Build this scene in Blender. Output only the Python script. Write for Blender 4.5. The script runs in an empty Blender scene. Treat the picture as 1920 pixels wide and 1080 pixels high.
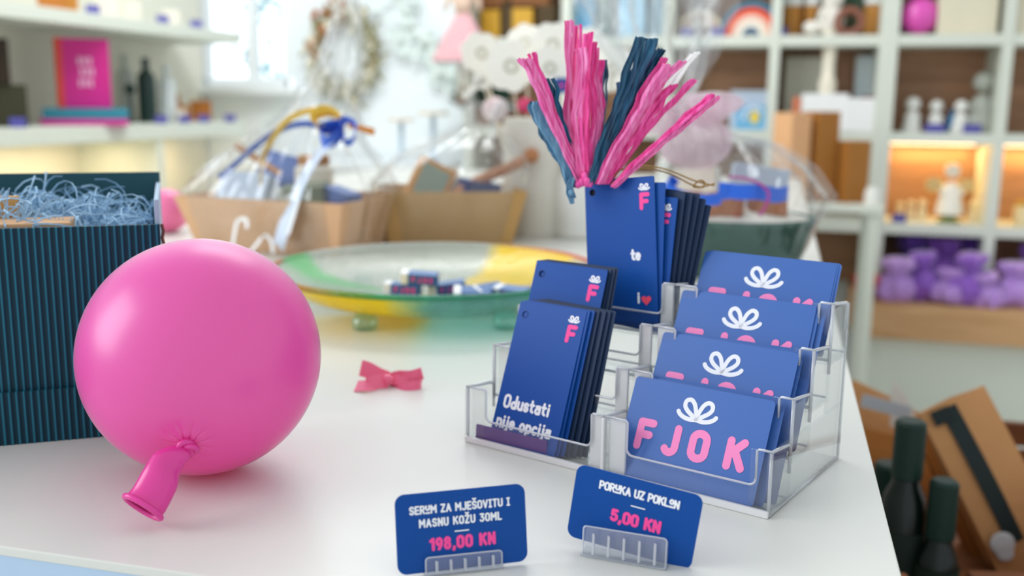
import bpy, bmesh, math, random
from math import sin, cos, pi, radians as RAD
from mathutils import Vector as V, Matrix, noise
from mathutils.geometry import tessellate_polygon

random.seed(7)
S = bpy.context.scene
COL = S.collection
TT = 0.90            # height of the counter top above the floor
HC = 0.22            # camera height above the counter top
FPX = 1867.0

# ------------------------------------------------------------------ camera
_p = math.atan((540 - 195.0) / FPX)
_yaw = math.atan((1462 - 960) * cos(_p) / FPX)
_roll = 0.010
_fh = V((-sin(_yaw), cos(_yaw), 0)); _r = V((cos(_yaw), sin(_yaw), 0)); _z = V((0, 0, 1))
FW = cos(_p) * _fh - sin(_p) * _z; _up = sin(_p) * _fh + cos(_p) * _z
RX = cos(_roll) * _r + sin(_roll) * _up; UP = -sin(_roll) * _r + cos(_roll) * _up
CAM = V((0, 0, TT + HC))
cd = bpy.data.cameras.new('camera'); cam = bpy.data.objects.new('camera', cd); COL.objects.link(cam)
cam.matrix_world = Matrix(((RX.x, UP.x, -FW.x, CAM.x), (RX.y, UP.y, -FW.y, CAM.y), (RX.z, UP.z, -FW.z, CAM.z), (0, 0, 0, 1)))
cd.sensor_width = 36; cd.lens = FPX / 1920 * 36
cd.clip_start = 0.02; cd.clip_end = 60
cd.dof.use_dof = True; cd.dof.focus_distance = 0.555; cd.dof.aperture_fstop = 5.4
S.camera = cam

# ------------------------------------------------------------------ world, lights, exposure
w = bpy.data.worlds.new('world'); S.world = w; w.use_nodes = True
wn_ = w.node_tree; bg = wn_.nodes['Background']; bg.inputs[0].default_value = (0.91, 0.965, 1.0, 1)
_tc = wn_.nodes.new('ShaderNodeTexCoord'); _dp = wn_.nodes.new('ShaderNodeVectorMath'); _dp.operation = 'DOT_PRODUCT'; _dp.inputs[1].default_value = (-.43, .87, .22)
_mr = wn_.nodes.new('ShaderNodeMapRange'); _mr.interpolation_type = 'SMOOTHSTEP'; _mr.inputs[1].default_value = .55; _mr.inputs[2].default_value = .95; _mr.inputs[3].default_value = .86; _mr.inputs[4].default_value = 2.1
wn_.links.new(_tc.outputs['Generated'], _dp.inputs[0]); wn_.links.new(_dp.outputs['Value'], _mr.inputs[0]); wn_.links.new(_mr.outputs[0], bg.inputs[1])

def area(name, loc, target, sx, sy, power, color=(1, 1, 1), spread=180):
    l = bpy.data.lights.new(name, 'AREA'); l.shape = 'RECTANGLE'; l.size = sx; l.size_y = sy; l.energy = power; l.color = color
    l.spread = RAD(spread)
    o = bpy.data.objects.new(name, l); COL.objects.link(o); o.location = loc
    o.rotation_euler = (V(target) - V(loc)).to_track_quat('-Z', 'Y').to_euler()
    return o
area('window_light', (-2.3, -0.3, 1.9), (-0.1, 0.6, 0.95), 1.3, 1.5, 34, (0.93, 0.97, 1.0))
area('ceiling_light', (-0.9, 2.6, 3.0), (-0.2, 0.9, 0.9), 1.4, 0.8, 16, (1.0, 0.98, 0.95))
area('back_wall_fill', (-1.3, 2.5, 2.9), (-1.75, 4.0, 1.0), 1.2, 0.8, 34, (0.93, 0.97, 1.0))  # unseen fill light, added to brighten the back wall
S.view_settings.view_transform = 'Standard'; S.view_settings.look = 'None'
S.view_settings.exposure = 0.0; S.view_settings.gamma = 1.0; S.view_settings.use_curve_mapping = False
S.cycles.use_denoising = True
S.cycles.transparent_max_bounces = 32; S.cycles.max_bounces = 10; S.cycles.transmission_bounces = 8
S.cycles.sample_clamp_indirect = 6.0; S.cycles.caustics_reflective = False; S.cycles.caustics_refractive = False

# ------------------------------------------------------------------ materials
def lin(h):
    h = h.lstrip('#'); c = [int(h[i:i + 2], 16) / 255 for i in (0, 2, 4)]
    return tuple((x / 12.92 if x <= 0.04045 else ((x + 0.055) / 1.055) ** 2.4) for x in c) + (1,)
MATS = {}
def newmat(name):
    m = bpy.data.materials.new(name); m.use_nodes = True; nt = m.node_tree
    return m, nt, nt.nodes['Principled BSDF'], nt.nodes['Material Output']
def pm(name, hexc, rough=0.5, spec=0.5, var=0.0, scale=40, metal=0, bump=0.0, bscale=300, sss=0, coat=0, sheen=0, trans=0):
    if name in MATS: return MATS[name]
    m, nt, b, out = newmat(name); N = nt.nodes; L = nt.links
    c = lin(hexc); b.inputs['Base Color'].default_value = c
    b.inputs['Roughness'].default_value = rough; b.inputs['Specular IOR Level'].default_value = spec
    b.inputs['Metallic'].default_value = metal
    if coat: b.inputs['Coat Weight'].default_value = coat; b.inputs['Coat Roughness'].default_value = 0.28
    if sheen: b.inputs['Sheen Weight'].default_value = sheen
    if trans: b.inputs['Transmission Weight'].default_value = trans
    if sss:
        b.inputs['Subsurface Weight'].default_value = sss; b.inputs['Subsurface Radius'].default_value = (0.01, 0.004, 0.006); b.inputs['Subsurface Scale'].default_value = 1.0
    tc = N.new('ShaderNodeTexCoord')
    if var:
        nz = N.new('ShaderNodeTexNoise'); nz.inputs['Scale'].default_value = scale; nz.inputs['Detail'].default_value = 4
        L.new(tc.outputs['Object'], nz.inputs['Vector'])
        mx = N.new('ShaderNodeMix'); mx.data_type = 'RGBA'
        mx.inputs[6].default_value = tuple(max(0, x * (1 - var)) for x in c[:3]) + (1,)
        mx.inputs[7].default_value = tuple(min(1, x * (1 + var)) for x in c[:3]) + (1,)
        L.new(nz.outputs['Fac'], mx.inputs[0]); L.new(mx.outputs[2], b.inputs['Base Color'])
    if bump:
        nz = N.new('ShaderNodeTexNoise'); nz.inputs['Scale'].default_value = bscale; nz.inputs['Detail'].default_value = 3
        L.new(tc.outputs['Object'], nz.inputs['Vector'])
        bp = N.new('ShaderNodeBump'); bp.inputs['Strength'].default_value = bump; bp.inputs['Distance'].default_value = 0.002
        L.new(nz.outputs['Fac'], bp.inputs['Height']); L.new(bp.outputs[0], b.inputs['Normal'])
    MATS[name] = m; return m
def wood(name, h1, h2, scale=(3, 30, 30), rough=0.5):
    if name in MATS: return MATS[name]
    m, nt, b, out = newmat(name); N = nt.nodes; L = nt.links
    tc = N.new('ShaderNodeTexCoord'); mp = N.new('ShaderNodeMapping'); mp.inputs['Scale'].default_value = scale
    nz = N.new('ShaderNodeTexNoise'); nz.inputs['Scale'].default_value = 1.0; nz.inputs['Detail'].default_value = 6; nz.inputs['Distortion'].default_value = 1.0
    cr = N.new('ShaderNodeValToRGB'); cr.color_ramp.elements[0].position = 0.3; cr.color_ramp.elements[1].position = 0.7
    cr.color_ramp.elements[0].color = lin(h1); cr.color_ramp.elements[1].color = lin(h2)
    L.new(tc.outputs['Object'], mp.inputs[0]); L.new(mp.outputs[0], nz.inputs['Vector']); L.new(nz.outputs['Fac'], cr.inputs[0]); L.new(cr.outputs[0], b.inputs['Base Color'])
    b.inputs['Roughness'].default_value = rough
    MATS[name] = m; return m
def schlick(nt, ior):
    N = nt.nodes; L = nt.links; f0 = ((ior - 1) / (ior + 1)) ** 2
    lw = N.new('ShaderNodeLayerWeight'); lw.name = 'facing'; lw.inputs['Blend'].default_value = .5
    pw = N.new('ShaderNodeMath'); pw.operation = 'POWER'; pw.inputs[1].default_value = 5; L.new(lw.outputs['Facing'], pw.inputs[0])
    ma = N.new('ShaderNodeMath'); ma.operation = 'MULTIPLY_ADD'; ma.inputs[1].default_value = 1 - f0; ma.inputs[2].default_value = f0; L.new(pw.outputs[0], ma.inputs[0])
    return ma
def film(name, tint=(1, 1, 1), rough=0.03, ior=1.5, milk=0.0, milkc=(1, 1, 1), bump=0.0, bscale=60, stretch=(1, 1, 1), gain=1.0, base=0.0, tmix=.5):
    """clear sheet: transparent and mirror-like by Fresnel, with a little milkiness"""
    if name in MATS: return MATS[name]
    m, nt, b, out = newmat(name); N = nt.nodes; L = nt.links; N.remove(b)
    tr = N.new('ShaderNodeBsdfTransparent'); tr.inputs[0].default_value = (*tint, 1)
    gl = N.new('ShaderNodeBsdfGlossy'); gl.inputs['Roughness'].default_value = rough
    fr = schlick(nt, ior)
    mm = N.new('ShaderNodeMath'); mm.operation = 'MULTIPLY_ADD'; mm.inputs[1].default_value = gain; mm.inputs[2].default_value = base; mm.use_clamp = True
    L.new(fr.outputs[0], mm.inputs[0])
    mx = N.new('ShaderNodeMixShader'); L.new(mm.outputs[0], mx.inputs[0]); L.new(gl.outputs[0], mx.inputs[2])
    src = tr
    if milk:
        tl = N.new('ShaderNodeBsdfTranslucent'); tl.inputs[0].default_value = (*milkc, 1)
        df = N.new('ShaderNodeBsdfDiffuse'); df.inputs[0].default_value = (*milkc, 1)
        ad = N.new('ShaderNodeMixShader'); ad.inputs[0].default_value = 1 - tmix; L.new(tl.outputs[0], ad.inputs[1]); L.new(df.outputs[0], ad.inputs[2])
        m2 = N.new('ShaderNodeMixShader'); m2.inputs[0].default_value = milk; L.new(tr.outputs[0], m2.inputs[1]); L.new(ad.outputs[0], m2.inputs[2]); src = m2
    L.new(src.outputs[0], mx.inputs[1]); L.new(mx.outputs[0], out.inputs[0])
    if bump:
        tc = N.new('ShaderNodeTexCoord'); mp = N.new('ShaderNodeMapping'); mp.inputs['Scale'].default_value = stretch
        nz = N.new('ShaderNodeTexNoise'); nz.inputs['Scale'].default_value = bscale; nz.inputs['Detail'].default_value = 2
        L.new(tc.outputs['Object'], mp.inputs[0]); L.new(mp.outputs[0], nz.inputs['Vector'])
        bp = N.new('ShaderNodeBump'); bp.inputs['Strength'].default_value = bump; bp.inputs['Distance'].default_value = 0.01
        L.new(nz.outputs['Fac'], bp.inputs['Height']); L.new(bp.outputs[0], gl.inputs['Normal']); L.new(bp.outputs[0], nt.nodes['facing'].inputs['Normal'])
    MATS[name] = m; return m
def glow(name, col, strength):
    if name in MATS: return MATS[name]
    m, nt, b, out = newmat(name); nt.nodes.remove(b); e = nt.nodes.new('ShaderNodeEmission')
    e.inputs[0].default_value = (*col, 1); e.inputs[1].default_value = strength; nt.links.new(e.outputs[0], out.inputs[0]); MATS[name] = m; return m

WHITE = pm('white_laminate', '#dcdcd5', 0.32, 0.5, 0.02, 6, bump=0.03, bscale=500)
WALL = pm('wall_paint', '#e8eef0', 0.8, 0.3, 0.02, 4)
SHELF = pm('shelf_white', '#d6dace', 0.5, 0.4, 0.02, 8)
NAVY = pm('navy_card', '#3565b2', 0.42, 0.5, 0.05, 900)
NAVYTAG = pm('navy_tag_card', '#0c4c9f', 0.42, 0.25, 0.05, 900)
NAVYDK = pm('navy_price_card', '#0a4a9a', 0.5, 0.2, 0.06, 700)
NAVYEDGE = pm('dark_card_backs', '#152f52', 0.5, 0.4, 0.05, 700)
PINKINK = pm('pink_ink', '#ff8fc8', 0.5, 0.3)
PINKINK2 = pm('hot_pink_ink', '#ff4fa0', 0.5, 0.3)
WHITEINK = pm('white_ink', '#f2f4fb', 0.5, 0.3)
ACR = film('clear_acrylic', (0.985, 0.99, 0.99), 0.04, 1.49, 0.012, (0.95, 0.97, 1), gain=1.0, base=0.0)
ACRE = film('acrylic_edge', (0.96, 0.98, 1.0), 0.10, 1.6, 0.62, (0.93, 0.95, 1.0), gain=1.0, base=0.08, tmix=.35)
ACRGLARE = film('acrylic_glare_white', (0.97, 0.985, 1.0), 0.12, 1.6, 0.86, (1.0, 1.0, 1.0), gain=.8, base=0.06, tmix=.15)  # milky white paints in the bright glare on the clear plastic
CELLO = film('cellophane', (0.985, 0.99, 0.99), 0.10, 1.48, 0.02, (0.95, 0.97, 1), bump=0.5, bscale=30, stretch=(1, 1, 0.35), gain=1.5, base=0.04)
KRAFT = pm('kraft_card', '#d6ab84', 0.75, 0.2, 0.06, 60, bump=0.05)
KRAFTD = pm('kraft_brown', '#b27a3e', 0.7, 0.25, 0.08, 40)
TEAL = pm('teal_corrugated', '#0b3347', 0.5, 0.35, 0.08, 120)

# ------------------------------------------------------------------ mesh builder and tagging
class MB:
    def __init__(s): s.v = []; s.f = []; s.mi = []; s.cur = 0; s.sm = []; s.smooth = False
    def add(s, vs, fs, M=None):
        o = len(s.v)
        for p in vs:
            p = V(p); s.v.append(tuple(M @ p if M is not None else p))
        for f in fs: s.f.append(tuple(o + i for i in f)); s.mi.append(s.cur); s.sm.append(s.smooth)
        return s
    def box(s, c, d, M=None, b=0.0):
        x, y, z = [q / 2 for q in d]; cx, cy, cz = c
        if b <= 0:
            vs = [(cx + i * x, cy + j * y, cz + k * z) for k in (-1, 1) for j in (-1, 1) for i in (-1, 1)]
            return s.add(vs, [(0, 2, 3, 1), (4, 5, 7, 6), (0, 1, 5, 4), (2, 6, 7, 3), (0, 4, 6, 2), (1, 3, 7, 5)], M)
        bm = bmesh.new(); bmesh.ops.create_cube(bm, size=1)
        for vv in bm.verts: vv.co = V((cx + vv.co.x * d[0], cy + vv.co.y * d[1], cz + vv.co.z * d[2]))
        bmesh.ops.bevel(bm, geom=list(bm.edges), offset=b, segments=2, profile=0.6, affect='EDGES')
        bm.verts.index_update(); s.add([tuple(q.co) for q in bm.verts], [tuple(q.index for q in f.verts) for f in bm.faces], M); bm.free(); return s
    def prism(s, pts, y0, y1, M=None, holes=()):
        """outline in x,z extruded along y"""
        loops = [[V((p[0], p[1], 0)) for p in pts]] + [[V((p[0], p[1], 0)) for p in h] for h in holes]
        flat = [p for l in loops for p in l]; n = len(flat)
        tris = tessellate_polygon(loops)
        vs = [(p.x, y0, p.y) for p in flat] + [(p.x, y1, p.y) for p in flat]
        fs = []
        for t in tris:
            a, b, c = t
            ar = (flat[b] - flat[a]).cross(flat[c] - flat[a]).z
            if ar < 0: a, b, c = a, c, b
            fs.append((a, b, c)); fs.append((a + n, c + n, b + n))
        o = 0
        for li, l in enumerate(loops):
            k = len(l); ar = sum(l[i].x * l[(i + 1) % k].y - l[(i + 1) % k].x * l[i].y for i in range(k))
            for i in range(k):
                a, b = o + i, o + (i + 1) % k
                if (ar > 0) == (li == 0): fs.append((b, a, a + n, b + n))
                else: fs.append((a, b, b + n, a + n))
            o += k
        return s.add(vs, fs, M)
    def lathe(s, prof, n=24, M=None, fn=None, ex=1.0, ey=1.0):
        vs = []; fs = []; k = len(prof)
        for i in range(n):
            a = 2 * pi * i / n
            for r, z in prof:
                rr = r * (fn(a, r, z) if fn else 1); vs.append((rr * cos(a) * ex, rr * sin(a) * ey, z))
        for i in range(n):
            j = (i + 1) % n
            for q in range(k - 1):
                A, B, C, D = i * k + q, j * k + q, j * k + q + 1, i * k + q + 1
                if prof[q][0] < 1e-7: fs.append((A, C, D))
                elif prof[q + 1][0] < 1e-7: fs.append((A, B, C))
                else: fs.append((A, B, C, D))
        return s.add(vs, fs, M)
    def sphere(s, c, r, M=None, n=16, m=10, sq=(1, 1, 1)):
        prof = [(r * sin(pi * i / m), -r * cos(pi * i / m)) for i in range(m + 1)]
        T = Matrix.Translation(V(c)) @ Matrix.Diagonal((*sq, 1))
        return s.lathe(prof, n, (M @ T) if M is not None else T)
    def cyl(s, c, r, h, n=20, M=None, r2=None, b=0.0):
        r2 = r if r2 is None else r2
        prof = [(0, 0), (max(r - b, 1e-4), 0), (r, b), (r2, h - b), (max(r2 - b, 1e-4), h), (0, h)] if b else [(0, 0), (r, 0), (r2, h), (0, h)]
        T = Matrix.Translation(V(c)); return s.lathe(prof, n, (M @ T) if M is not None else T)
    def tube(s, pts, r, n=8, M=None, closed=False):
        pts = [V(p) for p in pts]; k = len(pts); rs = r if isinstance(r, (list, tuple)) else [r] * k
        vs = []; fs = []; up = None
        for i, p in enumerate(pts):
            t = (pts[(i + 1) % k] - pts[i - 1]) if closed else (pts[min(i + 1, k - 1)] - pts[max(i - 1, 0)])
            t = t.normalized() if t.length > 1e-9 else V((0, 0, 1))
            if up is None: up = t.orthogonal().normalized()
            up = (up - t * up.dot(t)); up = up.normalized() if up.length > 1e-6 else t.orthogonal().normalized()
            w_ = t.cross(up)
            for q in range(n):
                a = 2 * pi * q / n; vs.append(p + (up * cos(a) + w_ * sin(a)) * rs[i])
        for i in range(k if closed else k - 1):
            j = (i + 1) % k
            for q in range(n): fs.append((i * n + q, i * n + (q + 1) % n, j * n + (q + 1) % n, j * n + q))
        if not closed: fs.append(tuple(range(n))[::-1]); fs.append(tuple((k - 1) * n + q for q in range(n)))
        return s.add(vs, fs, M)
    def strip(s, pts, width, side, th=0.0004, M=None, taper=None, fold=0.0):
        """a ribbon with thickness along a path; side = sideways direction (one vector or one per point); fold bends it to a V"""
        pts = [V(p) for p in pts]; k = len(pts); sd = side if isinstance(side, list) else [side] * k
        vs = []; fs = []
        for i, p in enumerate(pts):
            t = (pts[min(i + 1, k - 1)] - pts[max(i - 1, 0)]).normalized(); a = V(sd[i]); a = (a - t * a.dot(t)).normalized(); nn = t.cross(a).normalized()
            w_ = (width[i] if isinstance(width, (list, tuple)) else width) / 2
            mid = nn * (fold * w_)
            for q in (p - a * w_, p + mid, p + a * w_): vs.append(q - nn * th / 2)
            for q in (p + a * w_, p + mid, p - a * w_): vs.append(q + nn * th / 2)
        for i in range(k - 1):
            for q in range(6):
                fs.append((i * 6 + q, i * 6 + (q + 1) % 6, (i + 1) * 6 + (q + 1) % 6, (i + 1) * 6 + q))
        fs.append((0, 5, 4, 1)); fs.append((1, 4, 3, 2)); e = (k - 1) * 6; fs.append((e, e + 1, e + 4, e + 5)); fs.append((e + 1, e + 2, e + 3, e + 4))
        return s.add(vs, fs, M)
    def ink(s, lines, wd, y=-0.0002, M=None):
        """round-ended strokes printed flat on a card's front (x,z plane)"""
        r = wd / 2; runs = []
        for ln in lines:
            ln = [p for i, p in enumerate(ln) if not i or math.hypot(p[0] - ln[i - 1][0], p[1] - ln[i - 1][1]) > 1e-7]
            cur = [ln[0]]
            for i in range(1, len(ln)):
                cur.append(ln[i])
                if i < len(ln) - 1:
                    a = math.atan2(ln[i][1] - ln[i - 1][1], ln[i][0] - ln[i - 1][0]); b = math.atan2(ln[i + 1][1] - ln[i][1], ln[i + 1][0] - ln[i][0])
                    if abs((b - a + pi) % (2 * pi) - pi) > 1.0: runs.append(cur); cur = [ln[i]]
            runs.append(cur)
        for ln in runs:
            s.inkn = getattr(s, 'inkn', 0) + 1; yy = y - 3e-6 * s.inkn; k = len(ln); vs = []; fs = []; nr = []
            if k == 1: ln = [(ln[0][0] - 1e-5, ln[0][1]), ln[0]]; k = 2
            for i in range(k):
                a = ln[max(i - 1, 0)]; c = ln[min(i + 1, k - 1)]; p = ln[i]
                d0 = (p[0] - a[0], p[1] - a[1]) if i else (c[0] - p[0], c[1] - p[1]); d1 = (c[0] - p[0], c[1] - p[1]) if i < k - 1 else d0
                l0 = math.hypot(*d0); l1 = math.hypot(*d1); n0 = (-d0[1] / l0, d0[0] / l0); n1 = (-d1[1] / l1, d1[0] / l1)
                mx, mz = n0[0] + n1[0], n0[1] + n1[1]; q = math.hypot(mx, mz); mx, mz = mx / q, mz / q; f = r / max(.6, mx * n0[0] + mz * n0[1])
                vs += [(p[0] - mx * f, yy, p[1] - mz * f), (p[0] + mx * f, yy, p[1] + mz * f)]; nr.append((mx, mz))
            fs = [(2 * i, 2 * i + 2, 2 * i + 3, 2 * i + 1) for i in range(k - 1)]
            closed = math.hypot(ln[0][0] - ln[-1][0], ln[0][1] - ln[-1][1]) < 1e-6
            if closed:
                mx, mz = nr[0][0] + nr[-1][0], nr[0][1] + nr[-1][1]; q = math.hypot(mx, mz)
                if q > 1.2:
                    mx, mz = mx / q * r, mz / q * r; p = ln[0]
                    vs[0] = vs[-2] = (p[0] - mx, yy, p[1] - mz); vs[1] = vs[-1] = (p[0] + mx, yy, p[1] + mz)
            else:
                for e, sg in ((0, 1), (k - 1, -1)):
                    nx, nz = nr[e]; tx, tz = (-nz * sg, nx * sg); o = len(vs)
                    for q in range(9):
                        t_ = pi * q / 8; vs.append((ln[e][0] + r * (nx * cos(t_) + tx * sin(t_)), yy, ln[e][1] + r * (nz * cos(t_) + tz * sin(t_))))
                    fs.append(tuple(o + q for q in (range(9) if sg > 0 else range(8, -1, -1))))
            s.add(vs, fs, M)
        return s
    def build(s, name, mats, parent=None, smooth=False):
        me = bpy.data.meshes.new(name); me.from_pydata(s.v, [], s.f)
        mats = mats if isinstance(mats, (list, tuple)) else [mats]
        for m in mats: me.materials.append(m)
        me.polygons.foreach_set('material_index', s.mi)
        me.polygons.foreach_set('use_smooth', [bool(smooth or q) for q in s.sm])
        me.update()
        if smooth == 'auto':
            try: me.set_sharp_from_angle(angle=RAD(38))
            except Exception: pass
        o = bpy.data.objects.new(name, me); COL.objects.link(o)
        if parent is not None: o.parent = parent
        return o

LABELS = {}
def tag(o, label, cat, group=None, kind=None):
    o['label'] = label; o['category'] = cat
    if group: o['group'] = group
    if kind: o['kind'] = kind
    return o
def thing(name, label, cat, loc=(0, 0, 0), rz=0, group=None, M=None):
    o = bpy.data.objects.new(name, None); COL.objects.link(o); o.empty_display_size = 0.02
    if M is not None: o.matrix_world = M
    else: o.location = loc; o.rotation_euler = (0, 0, rz)
    return tag(o, label, cat, group)
def struct(name, mb, mats, label=None):
    o = mb.build(name, mats); o['kind'] = 'structure'
    if label: o['label'] = label; o['category'] = name.split('_')[0]
    return o
def copy_thing(o, M=None, label=None, group=None):
    c = o.copy(); COL.objects.link(c)
    for ch in list(o.children):
        d = ch.copy(); COL.objects.link(d); d.parent = c
        for g in list(ch.children):
            e = g.copy(); COL.objects.link(e); e.parent = d
    if M is not None: c.matrix_world = M
    if label: c['label'] = label
    if group: c['group'] = group
    return c

# rays of the photograph, for placing things at their real distance
def ray(x, y): return RX * ((x - 960) / FPX) - UP * ((y - 540) / FPX) + FW
def onZ(x, y, z=0.0):
    d = ray(x, y); return CAM + d * ((z - HC) / d.z)
def onY(x, y, Y):
    d = ray(x, y); return CAM + d * (Y / d.y)
def onX(x, y, X):
    d = ray(x, y); return CAM + d * (X / d.x)
def dep(P): return (V(P) - CAM).dot(FW)
def faceang(P):
    """rotation about z that turns a front (-y) towards the camera"""
    return math.atan2(P[1] - CAM.y, P[0] - CAM.x) - pi / 2
def smoothpath(pts, n=6):
    P = [V(p) for p in pts]; out = []
    for i in range(len(P) - 1):
        a, b, c, d = P[max(i - 1, 0)], P[i], P[i + 1], P[min(i + 2, len(P) - 1)]
        for q in range(n):
            t = q / n
            out.append(0.5 * ((2 * b) + (c - a) * t + (2 * a - 5 * b + 4 * c - d) * t * t + (3 * b - a - 3 * c + d) * t ** 3))
    out.append(P[-1]); return out

# ------------------------------------------------------------------ lettering
def arc(cx, cy, rx, ry, a0, a1, n=9):
    return [(cx + rx * cos(RAD(a0 + (a1 - a0) * i / n)), cy + ry * sin(RAD(a0 + (a1 - a0) * i / n))) for i in range(n + 1)]
def oval(w_, h_, y=0, n=9):
    r = w_ / 2; c = arc(r, y + h_ - r, r, r, 0, 180, n) + arc(r, y + r, r, r, 180, 360, n); return c + [c[0]]
_n = lambda x: [[(x, 0), (x, .62)], [(x, .36)] + arc(x + .2, .42, .2, .2, 180, 0, 8) + [(x + .4, 0)]]
GL = {
    'F': (.50, [[(0, 0), (0, 1), (.5, 1)], [(0, .5), (.42, .5)]]), 'J': (.46, [[(.46, 1), (.46, .24)] + arc(.23, .24, .23, .24, 0, -150)]),
    'O': (.52, [oval(.52, 1)]), '0': (.5, [oval(.5, 1)]), 'K': (.52, [[(0, 0), (0, 1)], [(.5, 1), (.03, .46)], [(.2, .62), (.52, 0)]]),
    'S': (.48, [arc(.24, .75, .24, .25, 20, 265) + arc(.24, .25, .24, .25, 90, -160)]), 'E': (.45, [[(.45, 0), (0, 0), (0, 1), (.45, 1)], [(0, .5), (.4, .5)]]),
    'R': (.5, [[(0, 0), (0, 1), (.25, 1)] + arc(.25, .74, .25, .26, 90, -90) + [(0, .48)], [(.22, .48), (.5, 0)]]),
    'U': (.5, [[(0, 1), (0, .25)] + arc(.25, .25, .25, .25, 180, 360) + [(.5, 1)]]), 'M': (.66, [[(0, 0), (0, 1), (.33, .4), (.66, 1), (.66, 0)]]),
    'Z': (.48, [[(0, 1), (.48, 1), (0, 0), (.48, 0)]]), 'A': (.56, [[(0, 0), (.28, 1), (.56, 0)], [(.11, .34), (.45, .34)]]),
    'V': (.54, [[(0, 1), (.27, 0), (.54, 1)]]), 'I': (.3, [[(0, 1), (.3, 1)], [(.15, 1), (.15, 0)], [(0, 0), (.3, 0)]]),
    'T': (.5, [[(0, 1), (.5, 1)], [(.25, 1), (.25, 0)]]), 'N': (.5, [[(0, 0), (0, 1), (.5, 0), (.5, 1)]]), 'L': (.42, [[(0, 1), (0, 0), (.42, 0)]]),
    'P': (.48, [[(0, 0), (0, 1), (.24, 1)] + arc(.24, .72, .24, .28, 90, -90) + [(0, .44)]]),
    '1': (.24, [[(0, .82), (.24, 1), (.24, 0)]]), '3': (.46, [[(0, 1), (.44, 1), (.18, .6)] + arc(.2, .3, .26, .3, 80, -150)]),
    '5': (.46, [[(.43, 1), (.05, 1), (.03, .56)] + arc(.2, .33, .26, .31, 110, -150)]),
    '8': (.46, [arc(.23, .77, .2, .23, -90, 270), arc(.23, .27, .23, .27, 90, 450)]), '9': (.46, [arc(.23, .7, .23, .3, 0, 360), [(.46, .7), (.42, .35), (.2, 0)]]),
    ',': (.1, [[(.08, .04), (.02, -.2)]]), ' ': (.2, []),
    'a': (.4, [arc(.2, .2, .2, .22, 0, 360), [(.4, .58), (.4, 0)], [(.06, .58), (.3, .6)]]), 'd': (.42, [arc(.2, .24, .2, .26, 0, 360), [(.42, 1), (.42, 0)]]),
    'u': (.4, [[(0, .6), (0, .2)] + arc(.2, .2, .2, .2, 180, 360) + [(.4, .6)], [(.4, .2), (.4, 0)]]),
    's': (.34, [arc(.17, .45, .17, .16, 20, 265, 7) + arc(.17, .15, .17, .15, 90, -160, 7)]), 't': (.3, [[(.12, .9), (.12, .12), (.28, .02)], [(0, .6), (.3, .6)]]),
    'i': (.1, [[(.05, 0), (.05, .6)], [(.05, .86), (.05, .88)]]), 'n': (.4, _n(0)), 'j': (.16, [[(.12, .6), (.12, -.16), (0, -.24)], [(.12, .86), (.12, .88)]]),
    'e': (.4, [[(.02, .32), (.4, .32)] + arc(.2, .3, .2, .3, 5, 310)]), 'o': (.42, [arc(.21, .3, .21, .3, 0, 360)]), 'p': (.42, [[(0, .6), (0, -.26)], arc(.21, .3, .21, .3, 0, 360)]),
    'c': (.36, [arc(.2, .3, .2, .3, 50, 310)]), 'v': (.4, [[(0, .6), (.2, 0), (.4, .6)]]),
    'µ': (.44, [[(0, 1), (0, .60)] + arc(.22, .60, .22, .17, 180, 360, 7) + [(.44, 1)], [(0, 0.0), (.44, 0.0)]]),
    'º': (.44, [arc(.22, .71, .22, .28, 0, 360), [(0, .0), (.44, .0)]]),
}
GL['Š'] = (GL['S'][0], GL['S'][1] + [[(.06, 1.42), (.24, 1.26), (.42, 1.42)]])
GL['Ž'] = (GL['Z'][0], GL['Z'][1] + [[(.06, 1.42), (.24, 1.26), (.42, 1.42)]])
def text(mb, s, x, z, h, wd, gap=.30, center=False, wscale=1.0, target=None):
    tot = sum(GL[c][0] * wscale for c in s) + gap * (len(s) - 1)
    hh = h - wd
    if target: 
        k = (target - wd - sum(GL[c][0] for c in s) * wscale * hh) / max(1, len(s) - 1) / hh; gap = k
        tot = sum(GL[c][0] * wscale for c in s) + gap * (len(s) - 1)
    cx = x - (tot * hh) / 2 if center else x + wd / 2
    for c in s:
        gw, ls = GL[c]
        mb.ink([[(cx + px * wscale * hh, z + wd / 2 + pz * hh) for px, pz in l] for l in ls], wd)
        cx += (gw * wscale + gap) * hh
    return tot * hh
def bowlines():
    side = [(-1, -.06), (-.88, -.2), (-.64, -.32), (-.34, -.37), (0, -.33)]
    loop = [(.02, -.3), (-.10, .10), (-.24, .42), (-.46, .60), (-.68, .52), (-.72, .28), (-.56, .06), (-.28, -.14), (0, -.33)]
    sp = lambda l: [(p.x, p.y) for p in smoothpath([(a, b, 0) for a, b in l], 5)]
    L = [sp(side), sp(loop)]; return L + [[(-a, b) for a, b in l] for l in L]
BOW = bowlines()
def bowlogo(mb, cx, cz, half, wd):
    k = half - wd / 2
    mb.ink([[(cx + a * k, cz + (b - .1) * k) for a, b in l] for l in BOW], wd)
def rrect(x0, z0, x1, z1, r, n=5):
    out = []
    for cx, cz, a in ((x1 - r, z0 + r, -90), (x1 - r, z1 - r, 0), (x0 + r, z1 - r, 90), (x0 + r, z0 + r, 180)):
        out += arc(cx, cz, r, r, a, a + 90, n)
    return out
def frameM(P, yaw, lean, roll):
    r = V((cos(yaw), sin(yaw), 0)); b = V((-sin(yaw), cos(yaw), 0)); up = cos(lean) * V((0, 0, 1)) + sin(lean) * b
    rr = cos(roll) * r - sin(roll) * up; uu = sin(roll) * r + cos(roll) * up; nn = uu.cross(rr)
    return Matrix(((rr.x, nn.x, uu.x, P[0]), (rr.y, nn.y, uu.y, P[1]), (rr.z, nn.z, uu.z, P[2]), (0, 0, 0, 1)))

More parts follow.
